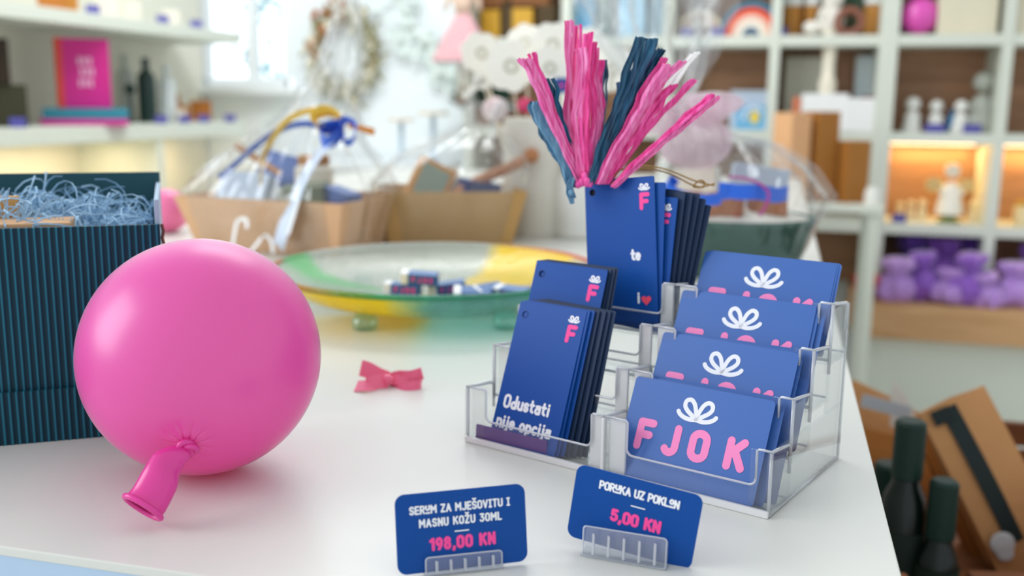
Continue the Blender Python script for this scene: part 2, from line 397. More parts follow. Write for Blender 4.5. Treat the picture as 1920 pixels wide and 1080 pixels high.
# ------------------------------------------------------------------ the setting
YB = 4.12; XL = -2.57; YS = 3.80
m = MB(); m.box((0.2, 2.0, -0.025), (6.4, 6.6, 0.05)); struct('floor', m, pm('floor_tile', '#d3d5cf', 0.35, 0.4, 0.05, 3))
# back wall with a window opening
wx0, wx1 = onY(372, 80, YB).x, onY(546, 80, YB).x; wz0 = onY(470, 163, YB).z; wz1 = 2.35
m = MB()
m.box(((XL - 0.1 + wx0) / 2, YB + 0.06, 1.3), (wx0 - XL + 0.1, 0.12, 2.6)); m.box(((wx1 + 2.4) / 2, YB + 0.06, 1.3), (2.4 - wx1, 0.12, 2.6))
m.box(((wx0 + wx1) / 2, YB + 0.06, wz0 / 2), (wx1 - wx0, 0.12, wz0)); m.box(((wx0 + wx1) / 2, YB + 0.06, (wz1 + 2.6) / 2), (wx1 - wx0, 0.12, 2.6 - wz1))
struct('wall_back', m, WALL)
m = MB(); m.box((XL - 0.05, 2.7, 1.3), (0.1, 2.95, 2.6)); struct('wall_left', m, WALL)
m = MB(); cx = (wx0 + wx1) / 2; ww = wx1 - wx0; hh = wz1 - wz0
for x in (wx0 + .02, wx1 - .02, wx0 + ww * .56): m.box((x, YB + 0.03, wz0 + hh / 2), (0.04, 0.05, hh - .08))
for z in (wz0 + .02, wz1 - .02): m.box((cx, YB + 0.03, z), (ww - .08, 0.05, 0.04))
m.box((cx, YB - 0.02, wz0 - 0.015), (ww + 0.1, 0.12, 0.03))
wn = struct('window_1', m, pm('window_frame_white', '#eef2f2', 0.4))
m = MB(); m.box((cx, YB + 0.04, wz0 + hh / 2), (ww - .06, 0.006, hh - .06)); m.build('pane', film('window_glass', (0.97, 0.99, 1), 0.02, 1.45, gain=.6), wn)
m = MB(); m.box((-1.9, YB - 0.008, 0.05), (1.2, 0.016, 0.1)); struct('baseboard_back', m, SHELF)
# tree outside the window
m = MB(); rr = random.Random(3)
T0 = V((cx - .75, YB + 2.2, 0))
m.cur = 0; m.tube([T0, T0 + V((.05, 0, 1.2)), T0 + V((-.05, .1, 2.8))], [.08, .06, .03], 8)
br = []
for k in range(16):
    a = T0 + V((0, 0, .7 + .13 * k)); d = V((rr.uniform(-1, 1), rr.uniform(-.5, .5), rr.uniform(.1, .6))); b = a + d * rr.uniform(.5, 1.2)
    m.tube([a, a.lerp(b, .5) + V((0, 0, .05)), b], [.02, .012, .005], 5); br.append((a, b))
m.cur = 1
for k in range(700):
    a, b = rr.choice(br); p = a.lerp(b, rr.uniform(.3, 1.1)) + V((rr.gauss(0, .09), rr.gauss(0, .09), rr.gauss(0, .09)))
    d = V((rr.uniform(-1, 1), rr.uniform(-1, 1), rr.uniform(-1, 1))).normalized(); e = d.orthogonal().normalized()
    s = rr.uniform(.03, .055); m.add([p - d * s, p + e * s * .5, p + d * s, p - e * s * .5], [(0, 1, 2, 3)])
tag(m.build('tree', [pm('bark_grey', '#cdd3d2', .8), pm('leaf_bluegreen', '#b9dfe4', .5, .4, .15, 30)]), 'pale leafy tree outside the bright window', 'tree')

# counter
m = MB(); CXR = 0.0680; CYF = 0.385; CYE = 3.24; CXL = -1.32
t = thing('counter', 'long white shop counter carrying the balloon, gift box and card holder', 'counter', ((CXL + CXR) / 2, (CYF + CYE) / 2, 0))
W_, D_ = CXR - CXL, CYE - CYF
m = MB(); m.box((0, 0, TT - 0.0025), (W_, D_, 0.005), b=0.0008); m.build('worktop', WHITE, t)
m = MB(); m.box((0, -D_ / 2 + .0095, (TT - .005) / 2), (W_ - .001, 0.018, TT - .005)); m.build('front_panel', pm('counter_front', '#b4cbe4', .5, .4, .02, 20), t)
m = MB(); m.box((W_ / 2 - .011, .01, (TT - .005) / 2), (0.018, D_ - .03, TT - .005)); m.build('side_panel', WHITE, t)
m = MB(); m.box((-W_ / 2 + .011, .01, (TT - .005) / 2), (0.018, D_ - .03, TT - .005)); m.build('side_panel', WHITE, t)

# ------------------------------------------------------------------ pink balloon
def latex(name, hx, deep, rough=.36):
    m_, nt, b, out = newmat(name); N = nt.nodes; L = nt.links; N.remove(b)
    tc = N.new('ShaderNodeTexCoord'); nz = N.new('ShaderNodeTexNoise'); nz.inputs['Scale'].default_value = 25; L.new(tc.outputs['Object'], nz.inputs['Vector'])
    mc = N.new('ShaderNodeMix'); mc.data_type = 'RGBA'; c = lin(hx); mc.inputs[6].default_value = tuple(x * .97 for x in c[:3]) + (1,); mc.inputs[7].default_value = c; L.new(nz.outputs['Fac'], mc.inputs[0])
    df = N.new('ShaderNodeBsdfDiffuse'); L.new(mc.outputs[2], df.inputs[0]); tl = N.new('ShaderNodeBsdfTranslucent'); tl.inputs[0].default_value = lin(deep)
    m1 = N.new('ShaderNodeMixShader'); m1.inputs[0].default_value = .42; L.new(df.outputs[0], m1.inputs[1]); L.new(tl.outputs[0], m1.inputs[2])
    gl = N.new('ShaderNodeBsdfGlossy'); gl.inputs['Roughness'].default_value = rough; g2 = N.new('ShaderNodeBsdfGlossy'); g2.inputs['Roughness'].default_value = .27
    gm = N.new('ShaderNodeMixShader'); gm.inputs[0].default_value = .25; L.new(gl.outputs[0], gm.inputs[1]); L.new(g2.outputs[0], gm.inputs[2])
    fr = schlick(nt, 1.52); mm = N.new('ShaderNodeMath'); mm.operation = 'MULTIPLY_ADD'; mm.inputs[1].default_value = .8; mm.inputs[2].default_value = .05; L.new(fr.outputs[0], mm.inputs[0])
    m2 = N.new('ShaderNodeMixShader'); L.new(mm.outputs[0], m2.inputs[0]); L.new(m1.outputs[0], m2.inputs[1]); L.new(gm.outputs[0], m2.inputs[2]); L.new(m2.outputs[0], out.inputs[0]); return m_
LATEX = latex('balloon_latex', '#ff68d0', '#ff2aa6')
LATEXD = pm('pink_latex_deep', '#e23a98', 0.28, 0.55, 0.03, 60)
BC = V((-.3258, .5097, TT + .0704)); BR = .070
kdir = (V((-.3007, .4532, TT + .0372)) - BC).normalized()
q = kdir.to_track_quat('Z', 'Y').to_matrix().to_4x4()
t = thing('balloon', 'large pink balloon resting on the counter in front of the teal gift box', 'balloon', M=Matrix.Translation(BC))
prof = []
for i in range(65):
    a = pi * (1 - i / 64); r = BR * sin(a); z = BR * cos(a)
    if a < .2: z = BR * cos(a) + .0035 * (1 - a / .2) ** 2; r = max(BR * sin(a), 0)
    if i == 64: r = 0
    prof.append((r, z))
prof[58:-1] = [(BR * sin(a), BR * cos(a) + (.0035 * (1 - a / .2) ** 2 if a < .2 else 0)) for a in [.29 - .0145 * k for k in range(20)]]
def pleat(a, r, z):
    x = max(0.0, 1 - r / .0125) if z > 0 else 0
    return 1 + .22 * x * sin(11 * a)
m = MB(); m.lathe(prof, 132, q, pleat)
for i, p in enumerate(m.v):
    p = V(p); ax = p.dot(kdir); rv = p - kdir * ax; rl = rv.length
    if ax > 0 and rl < .017:
        l_ = q.inverted() @ rv; a_ = math.atan2(l_.y, l_.x); x_ = (1 - rl / .017) ** 1.2 * min(1, rl / .004)
        m.v[i] = tuple(p - kdir * (.0021 * x_ * max(0, sin(11 * a_)) ** 1.5))
m.build('body', LATEX, t, smooth=True)
K0 = kdir * (BR + .0035)
m = MB()
n1 = kdir; e1 = n1.orthogonal().normalized(); e2 = n1.cross(e1)
kp = []
for i in range(60):
    a = 2 * pi * i / 60; rr_ = .0037 + .0014 * cos(3 * a)
    kp.append(K0 + (e1 * cos(2 * a) + e2 * sin(2 * a)) * rr_ + n1 * (.0012 * sin(3 * a) + .0005))
m.tube(kp, .0018, 8, closed=True); m.sphere(K0, .0036); m.build('knot', LATEXD, t, smooth=True)
RC = onZ(268, 951, .0125) - BC
NK = []; path = smoothpath([K0 - n1 * .001, K0.lerp(RC, .2) + V((-.001, -.002, .002)), K0.lerp(RC, .55) + V((0, -.001, .0025)), K0.lerp(RC, .85), RC], 5)
axis = (RC - K0).normalized(); sd = axis.cross(FW).normalized(); dn = axis.cross(sd).normalized()
m = MB(); vs = []; fs = []; k = len(path); n = 28
for i, p in enumerate(path):
    f = i / (k - 1); wd = .0022 + .0075 * min(1, f / .35) ** .8 + .0012 * f; hd = .0020 + .0042 * min(1, f / .5)
    for j in range(n):
        a = 2 * pi * j / n; dent = 1 - .48 * math.exp(-((f - .33) / .12) ** 2) * max(0, cos(a - .6)) - .34 * math.exp(-((f - .7) / .13) ** 2) * max(0, cos(a + 2.0)) ** 2
        vs.append(p + sd * cos(a) * wd * dent + dn * sin(a) * hd * dent)
for i in range(k - 1):
    for j in range(n): fs.append((i * n + j, i * n + (j + 1) % n, (i + 1) * n + (j + 1) % n, (i + 1) * n + j))
m.add(vs, fs); nk = m.build('neck', LATEXD, t, smooth=True)
m = MB(); m.tube([RC + sd * cos(2 * pi * i / 40) * .0108 + dn * sin(2 * pi * i / 40) * .0072 for i in range(40)], .0016, 10, closed=True)
m.build('rim', LATEXD, t, smooth=True)

# ------------------------------------------------------------------ teal corrugated gift box
b0 = V((-.4777, .5112, 0)); b1 = V((-.427, .545, 0)); bd = (b1 - b0).normalized(); bang = math.atan2(bd.y, bd.x)
crn = V((-.390, .569, 0))                     # front right corner on the counter
bx = thing('gift_box', 'open dark teal corrugated gift box behind the pink balloon, filled with blue shred', 'box', (crn.x, crn.y, TT), bang)
BW, BH, BD = .34, .140, .150
def corr(mb, x0, x1, z0, z1, y, amp=.0009, pitch=.0043, th=.003):
    """fluted sheet standing on x, flutes upright, face towards -y"""
    n = int((x1 - x0) / pitch * 8); vs = []; fs = []
    for i in range(n + 1):
        x = x0 + (x1 - x0) * i / n; yy = y - amp * abs(sin(pi * (x - x0) / pitch)) ** .7
        vs += [(x, yy, z0), (x, yy, z1), (x, y + th, z0), (x, y + th, z1)]
    for i in range(n):
        a = i * 4; b = a + 4
        fs += [(a, b, b + 1, a + 1), (a + 2, a + 3, b + 3, b + 2), (a + 1, b + 1, b + 3, a + 3), (a, a + 2, b + 2, b)]
    fs += [(0, 1, 3, 2), (n * 4, n * 4 + 2, n * 4 + 3, n * 4 + 1)]
    mb.add(vs, fs)
CORR = None
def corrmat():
    m_, nt, b, out = newmat('corrugated_teal_highlit'); N = nt.nodes; L = nt.links
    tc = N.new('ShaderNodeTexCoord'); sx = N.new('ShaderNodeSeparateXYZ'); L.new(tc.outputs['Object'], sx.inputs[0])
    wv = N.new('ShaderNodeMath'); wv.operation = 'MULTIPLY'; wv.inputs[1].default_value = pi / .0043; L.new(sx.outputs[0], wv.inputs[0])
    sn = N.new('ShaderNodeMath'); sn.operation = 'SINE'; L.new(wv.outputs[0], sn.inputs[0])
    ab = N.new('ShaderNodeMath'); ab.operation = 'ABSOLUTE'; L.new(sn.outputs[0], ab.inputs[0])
    cr = N.new('ShaderNodeValToRGB'); e = cr.color_ramp.elements; e[0].position = .86; e[0].color = lin('#07303f'); e[1].position = .985; e[1].color = lin('#20748a')  # flute crests painted lighter, standing in for highlights along the ridges
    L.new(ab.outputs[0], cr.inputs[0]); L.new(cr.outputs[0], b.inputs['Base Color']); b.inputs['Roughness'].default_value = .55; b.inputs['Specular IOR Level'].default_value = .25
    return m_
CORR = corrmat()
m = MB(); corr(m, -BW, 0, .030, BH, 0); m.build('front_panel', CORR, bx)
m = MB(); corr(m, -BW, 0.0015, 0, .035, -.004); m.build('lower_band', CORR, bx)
m = MB(); m.box((-.0015, BD / 2 + .004, .005 + (BH + .012) / 2), (.003, BD, BH + .010), b=.0006); m.build('side_panel', pm('box_liner_blue', '#a9bdd2', .6, .3, .05, 60), bx)['label'] = 'pale blue grey side panel'
m = MB(); m.box((-BW + .0015, BD / 2 + .004, BH / 2), (.003, BD, BH)); m.build('side_panel', pm('box_liner_teal', '#0f4a55', .6), bx)
m = MB(); m.box((-BW / 2, BD + .006, (BH + .024) / 2), (BW, .003, BH + .024)); m.build('back_panel', pm('box_liner_teal', '#0f4a55', .6), bx)
m = MB(); m.box((-BW / 2, BD / 2, .002), (BW - .008, BD - .006, .003)); m.build('bottom', pm('box_liner_teal', '#0f4a55', .6), bx)
m = MB(); pts = [(0.0012, .002, .03 + (BH - .03) * i / 24) for i in range(25)]
m.tube([(x + .0008 * (i % 2), y, z) for i, (x, y, z) in enumerate(pts)], .0011, 5); m.build('cut_edge', pm('cut_cardboard_edge', '#6b4436', .8), bx)['label'] = 'brown cut cardboard edge'
# shredded paper in the box
bM = Matrix.Translation((crn.x, crn.y, TT)) @ Matrix.Rotation(bang, 4, 'Z')
m = MB(); rr = random.Random(11)
for k in range(640):
    cx_ = rr.uniform(-.205, -.014); cy_ = rr.uniform(.014, BD - .006); hgt = .150 - .018 * abs((cx_ + .10) / .10) ** 2
    c = V((cx_, cy_, rr.uniform(.118, max(.128, hgt))))
    R_ = rr.uniform(.006, .019); pts = []; ph = rr.uniform(0, 6.28); tilt = V((rr.gauss(0, 1), rr.gauss(0, 1), rr.gauss(0, 1))).normalized(); u_ = tilt.orthogonal().normalized(); v_ = tilt.cross(u_); dr = V((rr.gauss(0, .006), rr.gauss(0, .006), rr.gauss(0, .003)))
    for i in range(12):
        a = ph + i * .5; pts.append(c + u_ * cos(a) * R_ + v_ * sin(a) * R_ * .8 + dr * (i / 5) )
    pts = [V((min(p.x, -.006), min(max(p.y, .006), BD), p.z)) for p in pts]
    m.strip(pts, .0011, tilt, .0003)
o = m.build('paper_shred', pm('shred_blue', '#9cc0dc', .6, .3, .25, 400)); o.matrix_world = bM
tag(o, 'curly blue grey shredded paper heaped in the open teal box', 'paper shred', kind='stuff')
m = MB(); m.box((-BW / 2 - .0, BD / 2, .055), (BW - .012, BD - .012, .09)); o = m.build('box_filling', pm('shred_base', '#56809f', .8, .2, .2, 200)); o.matrix_world = bM
tag(o, 'packed blue paper filling below the curly shred in the gift box', 'paper shred', kind='stuff')
m = MB(); m.box((-.1135, .026, .1335), (.118, .036, .017), b=.001); o = m.build('kraft_box', KRAFT); o.matrix_world = bM
tag(o, 'flat kraft product box lying at the front inside the teal gift box', 'box')
m = MB(); m.box((-.112, .050, .136), (.046, .008, .040), b=.001); o = m.build('kraft_card', pm('kraft_tan', '#c99a5e', .7, .2, .05, 60)); o.matrix_world = bM
tag(o, 'tan kraft card standing upright at the left inside the gift box', 'card')

# ------------------------------------------------------------------ clear stepped card holder
HA = V((-.1906, .6007, TT)); HANG = RAD(-20.8)
HU = V((cos(HANG), sin(HANG), 0)); HV = V((-HU.y, HU.x, 0))
HM = Matrix.Translation(HA) @ Matrix.Rotation(HANG, 4, 'Z')
hold = thing('card_holder', 'clear acrylic eight pocket stepped card holder full of navy cards', 'card holder', M=HM)
HW = .2098; STV, STH = .029, .0225; TH = .0022
def hpt(u, v, h): return HA + HU * u + HV * v + V((0, 0, h))
for k in range(4):
    v0 = .0015 + STV * k; z0 = STH * k; top = .0375 + STH * k; lip = .0165 + STH * k; base = z0 if k else 0.0
    for side in (0, 1):
        ua, ub = (0, .1045) if side == 0 else (.1053, HW)
        ca, cb = (.0160, .0960) if side == 0 else (.1205, .2005)
        # front wall with a wide U cut
        r = .004
        o_ = [(ua, base), (ub, base), (ub, top), (cb + .001, top)] + [(cb, top - .001), (cb, lip + r)] + arc(cb - r, lip + r, r, r, 0, -90, 5) + arc(ca + r, lip + r, r, r, 270, 180, 5) + [(ca, top - .001), (ca - .001, top), (ua, top)]
        m = MB(); m.prism(o_, v0, v0 + TH); fw_ = m.build('pocket_front', ACR, hold)
        m = MB(); e_ = [(x, v0 + TH / 2, z) for x, z in [(ub, top), (cb + .001, top), (cb, top - .001), (cb, lip + r)] + arc(cb - r, lip + r, r, r, 0, -90, 5) + arc(ca + r, lip + r, r, r, 270, 180, 5) + [(ca, top - .001), (ca - .001, top), (ua, top)]]
        m.tube(e_, .00075, 6); m.build('polished_edge', ACRE, fw_, smooth=True)
        m = MB(); m.box(((ua + ub) / 2, v0 + TH + .0125, z0 + .0011 + (.001 if k else 0)), (ub - ua - .001, .025, .0018)); fl = m.build('pocket_floor', ACR, hold)
        m = MB(); m.box(((ua + ub) / 2, v0 + TH + .0004, z0 + .0024), (ub - ua - .002, .0010, .0016)); m.box(((ua + ub) / 2, v0 + TH + .0258, z0 + .0030), (ub - ua - .002, .0012, .0012)); m.build('polished_edge', ACRE, fl)
    # side walls and divider of the step
    for ux, nm in ((.0011, 'side_wall'), (HW / 2, 'divider'), (HW - .0011, 'side_wall')):
        m = MB(); m.box((ux, v0 + TH + .0138, (base + top - .003) / 2), (TH, .0276, top - .003 - base)); sw = m.build(nm, ACR, hold)
        m = MB(); m.tube([(ux, v0 + TH, top - .0004), (ux, v0 + .0265, top - .0030), (ux, v0 + .0295, top - .0050), (ux, v0 + .0297, top - .0205)], .0010, 6)
        if nm != 'divider': m.tube([(ux, v0 + .001, base + .001), (ux, v0 + .001, top - .0006)], .0011, 6)
        m.build('polished_edge', ACRE, sw, smooth=True)
        if nm == 'divider':
            m = MB(); m.box((ux - .0062, v0 + .0036, (z0 + top) / 2 + .001), (.0085, .0022, top - z0 - .004), b=.0005); m.box((ux + .0082, v0 + .0036, (z0 + top) / 2 + .001), (.0110, .0022, top - z0 - .004), b=.0005); m.build('corner_post', ACRGLARE, hold)  # divider posts filled out in white to paint the glare there
        else:
            sgn = 1 if ux < .1 else -1
            m = MB(); m.box((ux + sgn * .0075, v0 + .0034, (z0 + top) / 2 + .001), (.0100, .0016, top - z0 - .004), b=.0005); m.build('corner_post', ACR, hold)
m = MB(); m.box((HW - .0011, .0595, .0185), (TH, .118, .037)); m.box((HW - .0011, .104, .055), (TH, .030, .036)); m.build('end_panel', ACR, hold)
m = MB(); m.box((.0011, .0595, .0185), (TH, .118, .037)); m.build('end_panel', ACR, hold)
m = MB(); m.box((HW / 2, .1195, .0505), (HW, TH, .101)); bp_ = m.build('back_panel', ACR, hold)
m = MB(); m.tube([(HW - .0011, .1195, .002), (HW - .0011, .1195, .100), (.0011, .1195, .101)], .0010, 6); m.tube([(HW - .001, .002, .0012), (HW - .001, .119, .0012)], .0011, 6)
m.build('polished_edge', ACRE, bp_, smooth=True)
m = MB(); m.box((HW / 2, .0012, .0021), (HW - .001, .0024, .0040), b=.0006); m.build('base_edge', ACRGLARE, hold)  # white strip, painting the glare along the front foot
for uu in (.030, .155):
    m = MB(); m.cyl((uu, .0065, .0001), .0030, .0024, 16); m.build('foot', ACRE, hold, smooth=False)
# reinforcing fillet between the two halves, in the painted glare white
m = MB(); m.box((.1049, .0022, .0185), (.0020, .0040, .036), b=.0008); m.build('centre_post', ACRGLARE, hold)

# ------------------------------------------------------------------ navy message cards (right pockets)
CWD, CHT, CTH = .0885, .0600, .00045
def message_card(label, M, printed=True):
    m = MB(); m.cur = 0; m.prism(rrect(0, 0, CWD, CHT, .0022), 0, CTH)
    o = m.build('message_card', NAVY); o.matrix_world = M
    if printed:
        a = MB(); bowlogo(a, CWD / 2, .0458, .0132, .0026); a.build('bow_logo', WHITEINK, o)
        a = MB()
        for ch, x, ws in (('F', .0088, 1.05), ('J', .0262, 1.0), ('O', .0432, 1.12), ('K', .0660, 1.1)):
            text(a, ch, x, .0165, .0192, .0047, wscale=ws)
        a.build('printed_letters', PINKINK, o)
    return tag(o, label, 'card', 'message cards in the right pockets')
rank = ['lowest', 'second lowest', 'third lowest', 'top']
jit = [(0, 0, 0), (.001, -.4, .3), (.000, .2, -.4), (.001, .6, .2)]
for k in range(4):
    du, dy, dr = jit[k]; P = hpt(.1105 + du, .0065 + STV * k, .0030 + STH * k)
    if k == 0:
        P = hpt(.1105, .0045, .0032)
    message_card('navy card with white bow logo at the front of the %s right pocket' % rank[k], frameM(P, HANG + RAD(dy), RAD(26), RAD(dr)))
    # cards standing behind it
    for j, (ou, ov, oy, orr) in enumerate({0: [(.004, .0016, 1.0, .6), (.0082, .0068, 3.5, 1.0)], 1: [(.002, .0016, .4, .2), (.0072, .0050, 2.5, .3)], 2: [(.0015, .0012, .3, .3), (.0050, .0028, 1.0, .5)], 3: [(.0012, .0012, .3, .0), (.0024, .0024, .5, .4)]}[k]):
        message_card('navy card standing %s the front card in the %s right pocket' % (('just behind', 'farther behind')[j], rank[k]),
                     frameM(hpt(.1105 + du, .0065 + STV * k, .0030 + STH * k) + HU * ou + HV * ov, HANG + RAD(oy), RAD(25.6 - j), RAD(orr)), printed=False)

# ------------------------------------------------------------------ tall gift tags (left pockets)
TWD, THT = .0518, .0945
def gift_tag(label, M, printed=1, w_=TWD, h_=THT, lines=None, mat=NAVYTAG):
    m = MB(); hole = arc(.0060, h_ - .0085, .0021, .0021, 0, 345, 15)
    m.prism(rrect(0, 0, w_, h_, .0012), 0, CTH, holes=[hole[::-1]] if printed and w_ > .05 else [])
    o = m.build('gift_tag', mat); o.matrix_world = M
    if printed:
        a = MB(); bowlogo(a, w_ - .0078, h_ - .0068, .0044, .0011); a.build('bow_logo', WHITEINK, o)
        a = MB(); hr = .0021; a.lathe([(hr, 0), (hr + .0003, -.0001), (hr + .0003, .0019), (hr, .0019), (hr, 0)], 24, Matrix.Translation((.0060, 0, h_ - .0085)) @ Matrix.Rotation(-pi / 2, 4, 'X')); a.cyl((0, 0, .0017), hr, .0002, 24, Matrix.Translation((.0060, 0, h_ - .0085)) @ Matrix.Rotation(-pi / 2, 4, 'X')); a.build('hole_shade', pm('hole_shade_dark', '#081426', .7), o)  # dark liner and disc paint the shade inside the punched hole
        a = MB(); text(a, 'F', w_ - .0115, h_ - .0222, .0118, .0028, wscale=1.1); a.build('printed_letter', PINKINK2, o)
    if lines:
        a = MB()
        for s, x, z, h, tgt in lines: text(a, s, x, z, h, .0018, target=tgt)
        a.build('printed_text', WHITEINK, o)
    return tag(o, label, 'gift tag', 'navy gift tags in the left pockets')
P = hpt(.0170, .0040, .0032)
gift_tag('tall navy gift tag with white slogan at the front of the lowest left pocket', frameM(P, RAD(-21), RAD(21.5), RAD(.2)), lines=[('Odustati', .0050, .0232, .0094, .0365), ('nije opcija', .0028, .0100, .0094, .0430)])
for j in range(6):
    gift_tag('navy tag %s behind the slogan tag in the lowest left pocket' % ['first', 'second', 'third', 'fourth', 'fifth', 'last'][j], frameM(hpt(.0185 + .0022 * j + (.001 if j > 2 else 0), .0062 + .0024 * j, .0032), RAD(-21 + .9 * j), RAD(20.5 - .9 * j), RAD(.5 + .5 * j)), printed=0, mat=NAVYTAG if j in (0, 1) else NAVYEDGE)
m = MB(); m.prism(rrect(0, 0, .056, .0098, .001), 0, CTH); o = m.build('purple_card', pm('purple_card', '#5a2a86', .45)); o.matrix_world = frameM(hpt(.0065, .0041, .0026), HANG, RAD(4), RAD(0))
tag(o, 'purple card strip lying low in the lowest left pocket before the slogan tag', 'card')
gift_tag('navy tag with pink letter at the front of the second left pocket', frameM(hpt(.0118, .0325, .0255), RAD(-17.2), RAD(19), RAD(2.0)), w_=.0545)
for j in range(4):
    gift_tag('navy tag %s behind the lettered tag in the second left pocket' % ['first', 'second', 'third', 'last'][j], frameM(hpt(.0110 + (.0004, .0030, .0055, .0075)[j], .0345 + .0018 * j, .0255 - .0000 * j), RAD(-17 + .5 * j), RAD(18.5 - .6 * j), RAD(1.8 - .2 * j)), printed=0, w_=.0545, mat=NAVYTAG if j == 0 else NAVYEDGE)
# rear bundle carrying the raffia
TB = hpt(.0395, .0905, .0715)
FT = frameM(TB, RAD(-21), RAD(4.5), RAD(-6.5))
o = gift_tag('tall navy tag with red heart at the front of the rear left pocket', FT, w_=.0540, h_=.0975, lines=[('te', .0345, .0415, .0085, .0080), ('i', .0385, .0125, .0085, .002)])
def heart(cx, cz, s):
    return [(cx + s * .0625 * 16 * sin(t_) ** 3, cz + s * .0625 * (13 * cos(t_) - 5 * cos(2 * t_) - 2 * cos(3 * t_) - cos(4 * t_))) for t_ in [2 * pi * i / 28 for i in range(28)]]
a = MB(); h_ = heart(.0455, .0150, .0037); a.add([(x, -.0002, z) for x, z in h_], [tuple(range(28))[::-1]]); a.build('printed_heart', pm('heart_red', '#ff4f70', .5), o)
for j in range(7):
    gift_tag('navy tag %s behind the heart tag in the rear left pocket' % ['first', 'second', 'third', 'fourth', 'fifth', 'sixth', 'last'][j],
             frameM(TB + HU * (.0010 + .0017 * j) + HV * (.0014 + .0013 * j), RAD(-21 + 1.2 * j), RAD(4.8 + .3 * j), RAD((-2.8, 1.4, 2.6, 4.2, 5.5, 6.8, 8.0)[j])), printed=1 if j == 1 else 0, w_=.054, h_=(.0965, .0905, .0955, .096, .0975, .0955, .0925)[j], mat=NAVYTAG if j in (0, 1) else NAVYEDGE)

# ------------------------------------------------------------------ price cards with clear clips
CLIPM = film('clip_plastic', (.98, .99, 1), .10, 1.49, .06, (.85, .9, 1), gain=1.2, base=.03)
def price_card(label, M, w_, h_, lines, dash, price):
    m = MB(); m.prism(rrect(0, 0, w_, h_, .0046, 8), 0, .0006); o = m.build('price_card', NAVYDK); o.matrix_world = M
    a = MB()
    for s, x, z, h, tgt in lines: text(a, s, x, z, h, h * .205, target=tgt)
    x, z, l = dash; a.ink([[(x - l / 2, z), (x + l / 2, z)]], .0006); a.build('printed_text', WHITEINK, o)
    a = MB(); s, x, z, h, tgt = price; text(a, s, x, z, h, h * .24, target=tgt); a.build('printed_price', PINKINK2, o)
    return tag(o, label, 'price card')
T1 = frameM(V((-.1623, .4088, TT + .0008)), RAD(29.5), RAD(11), RAD(-.4))
price_card('navy price card with two white text lines standing upright nearest the balloon', T1, .0636, .0378,
           [('SERµM ZA MJEŠOVITU I', .0066, .0277, .0042, .0493), ('MASNU KOŽU 30ML', .0110, .0213, .0042, .0405)], (.0315, .0182, .0066), ('198,00 KN', .0155, .0098, .0064, .0325))
T2 = frameM(V((-.0928, .4632, TT + .0062)), RAD(-5.4), RAD(2), RAD(7.0))
price_card('navy price card with one white text line tilted before the card holder', T2, .0635, .0386,
           [('PORµKA UZ POKLºN', .0125, .0288, .0046, .0405)], (.0333, .0246, .0068), ('5,00 KN', .0205, .0140, .0068, .0255))
def clip(label, M, x0, x1, h_, zb):
    t = thing('price_clip', label, 'clip', M=M)
    m = MB(); m.prism(rrect(x0, zb, x1, h_, .0016, 5), -.0030, -.0018); m.box(((x0 + x1) / 2, .0022, zb + .0006), (x1 - x0 + .002, .0120, .0012), b=.0003); m.prism(rrect(x0, zb, x1, h_ - .002, .0016, 5), .0016, .0026); m.build('plate', CLIPM, t)
    for i in range(5):
        x = x0 + (x1 - x0) * (.13 + .185 * i)
        m = MB(); m.box((x, -.0034, zb + (h_ - zb) * .46), (.0009, .0014, (h_ - zb) * .72), b=.0004); m.box((x + .0006, -.0036, zb + (h_ - zb) * .46), (.0004, .0012, (h_ - zb) * .66)); m.build('rib', ACRE, t)
    m = MB(); m.tube([(p[0], -.0024, p[1]) for p in rrect(x0, zb, x1, h_, .0016, 5)], .0004, 5, closed=True); m.build('rounded_edge', ACRE, t)
    return t
clip('small clear plastic clip holding the two line price card nearest the balloon', frameM(V((-.1623, .4088, TT)), RAD(29.5), RAD(6), 0), .0130, .0500, .0088, .0002)
c2 = onZ(1090, 1045, 0.0)
clip('small clear plastic clip under the tilted price card by the card holder', frameM(V((c2.x, c2.y + .004, TT)), RAD(-5.8), RAD(4), 0), .0005, .0420, .0155, .0002)

# ------------------------------------------------------------------ raffia tassels tied to the rear tags
def raffia(name, lo, hi):
    m_, nt, b, out = newmat(name); N = nt.nodes; L = nt.links; tc = N.new('ShaderNodeTexCoord'); mp = N.new('ShaderNodeMapping'); mp.inputs['Scale'].default_value = (380, 380, 12)
    nz = N.new('ShaderNodeTexNoise'); nz.inputs['Scale'].default_value = 1; nz.inputs['Detail'].default_value = 3; cr = N.new('ShaderNodeValToRGB'); cr.color_ramp.elements[0].position = .32; cr.color_ramp.elements[1].position = .66
    cr.color_ramp.elements[0].color = lin(lo); cr.color_ramp.elements[1].color = lin(hi); L.new(tc.outputs['Object'], mp.inputs[0]); L.new(mp.outputs[0], nz.inputs['Vector']); L.new(nz.outputs['Fac'], cr.inputs[0]); L.new(cr.outputs[0], b.inputs['Base Color'])
    bp = N.new('ShaderNodeBump'); bp.inputs['Strength'].default_value = .5; bp.inputs['Distance'].default_value = .0008; L.new(nz.outputs['Fac'], bp.inputs['Height']); L.new(bp.outputs[0], b.inputs['Normal']); b.inputs['Roughness'].default_value = .45; return m_
RPINK = raffia('raffia_pink', '#e02f8c', '#ff66b8'); RPINKL = raffia('raffia_light_pink', '#ee58a8', '#ff98d0'); RTEAL = raffia('raffia_deep_teal', '#0e3a56', '#2b6a8c'); RSTEEL = raffia('raffia_steel_blue', '#34698c', '#6f9dbb')
D0 = dep(TB + V((0, 0, .1)))
def pD(x, y, d): return CAM + ray(x, y) * d
rr = random.Random(5)
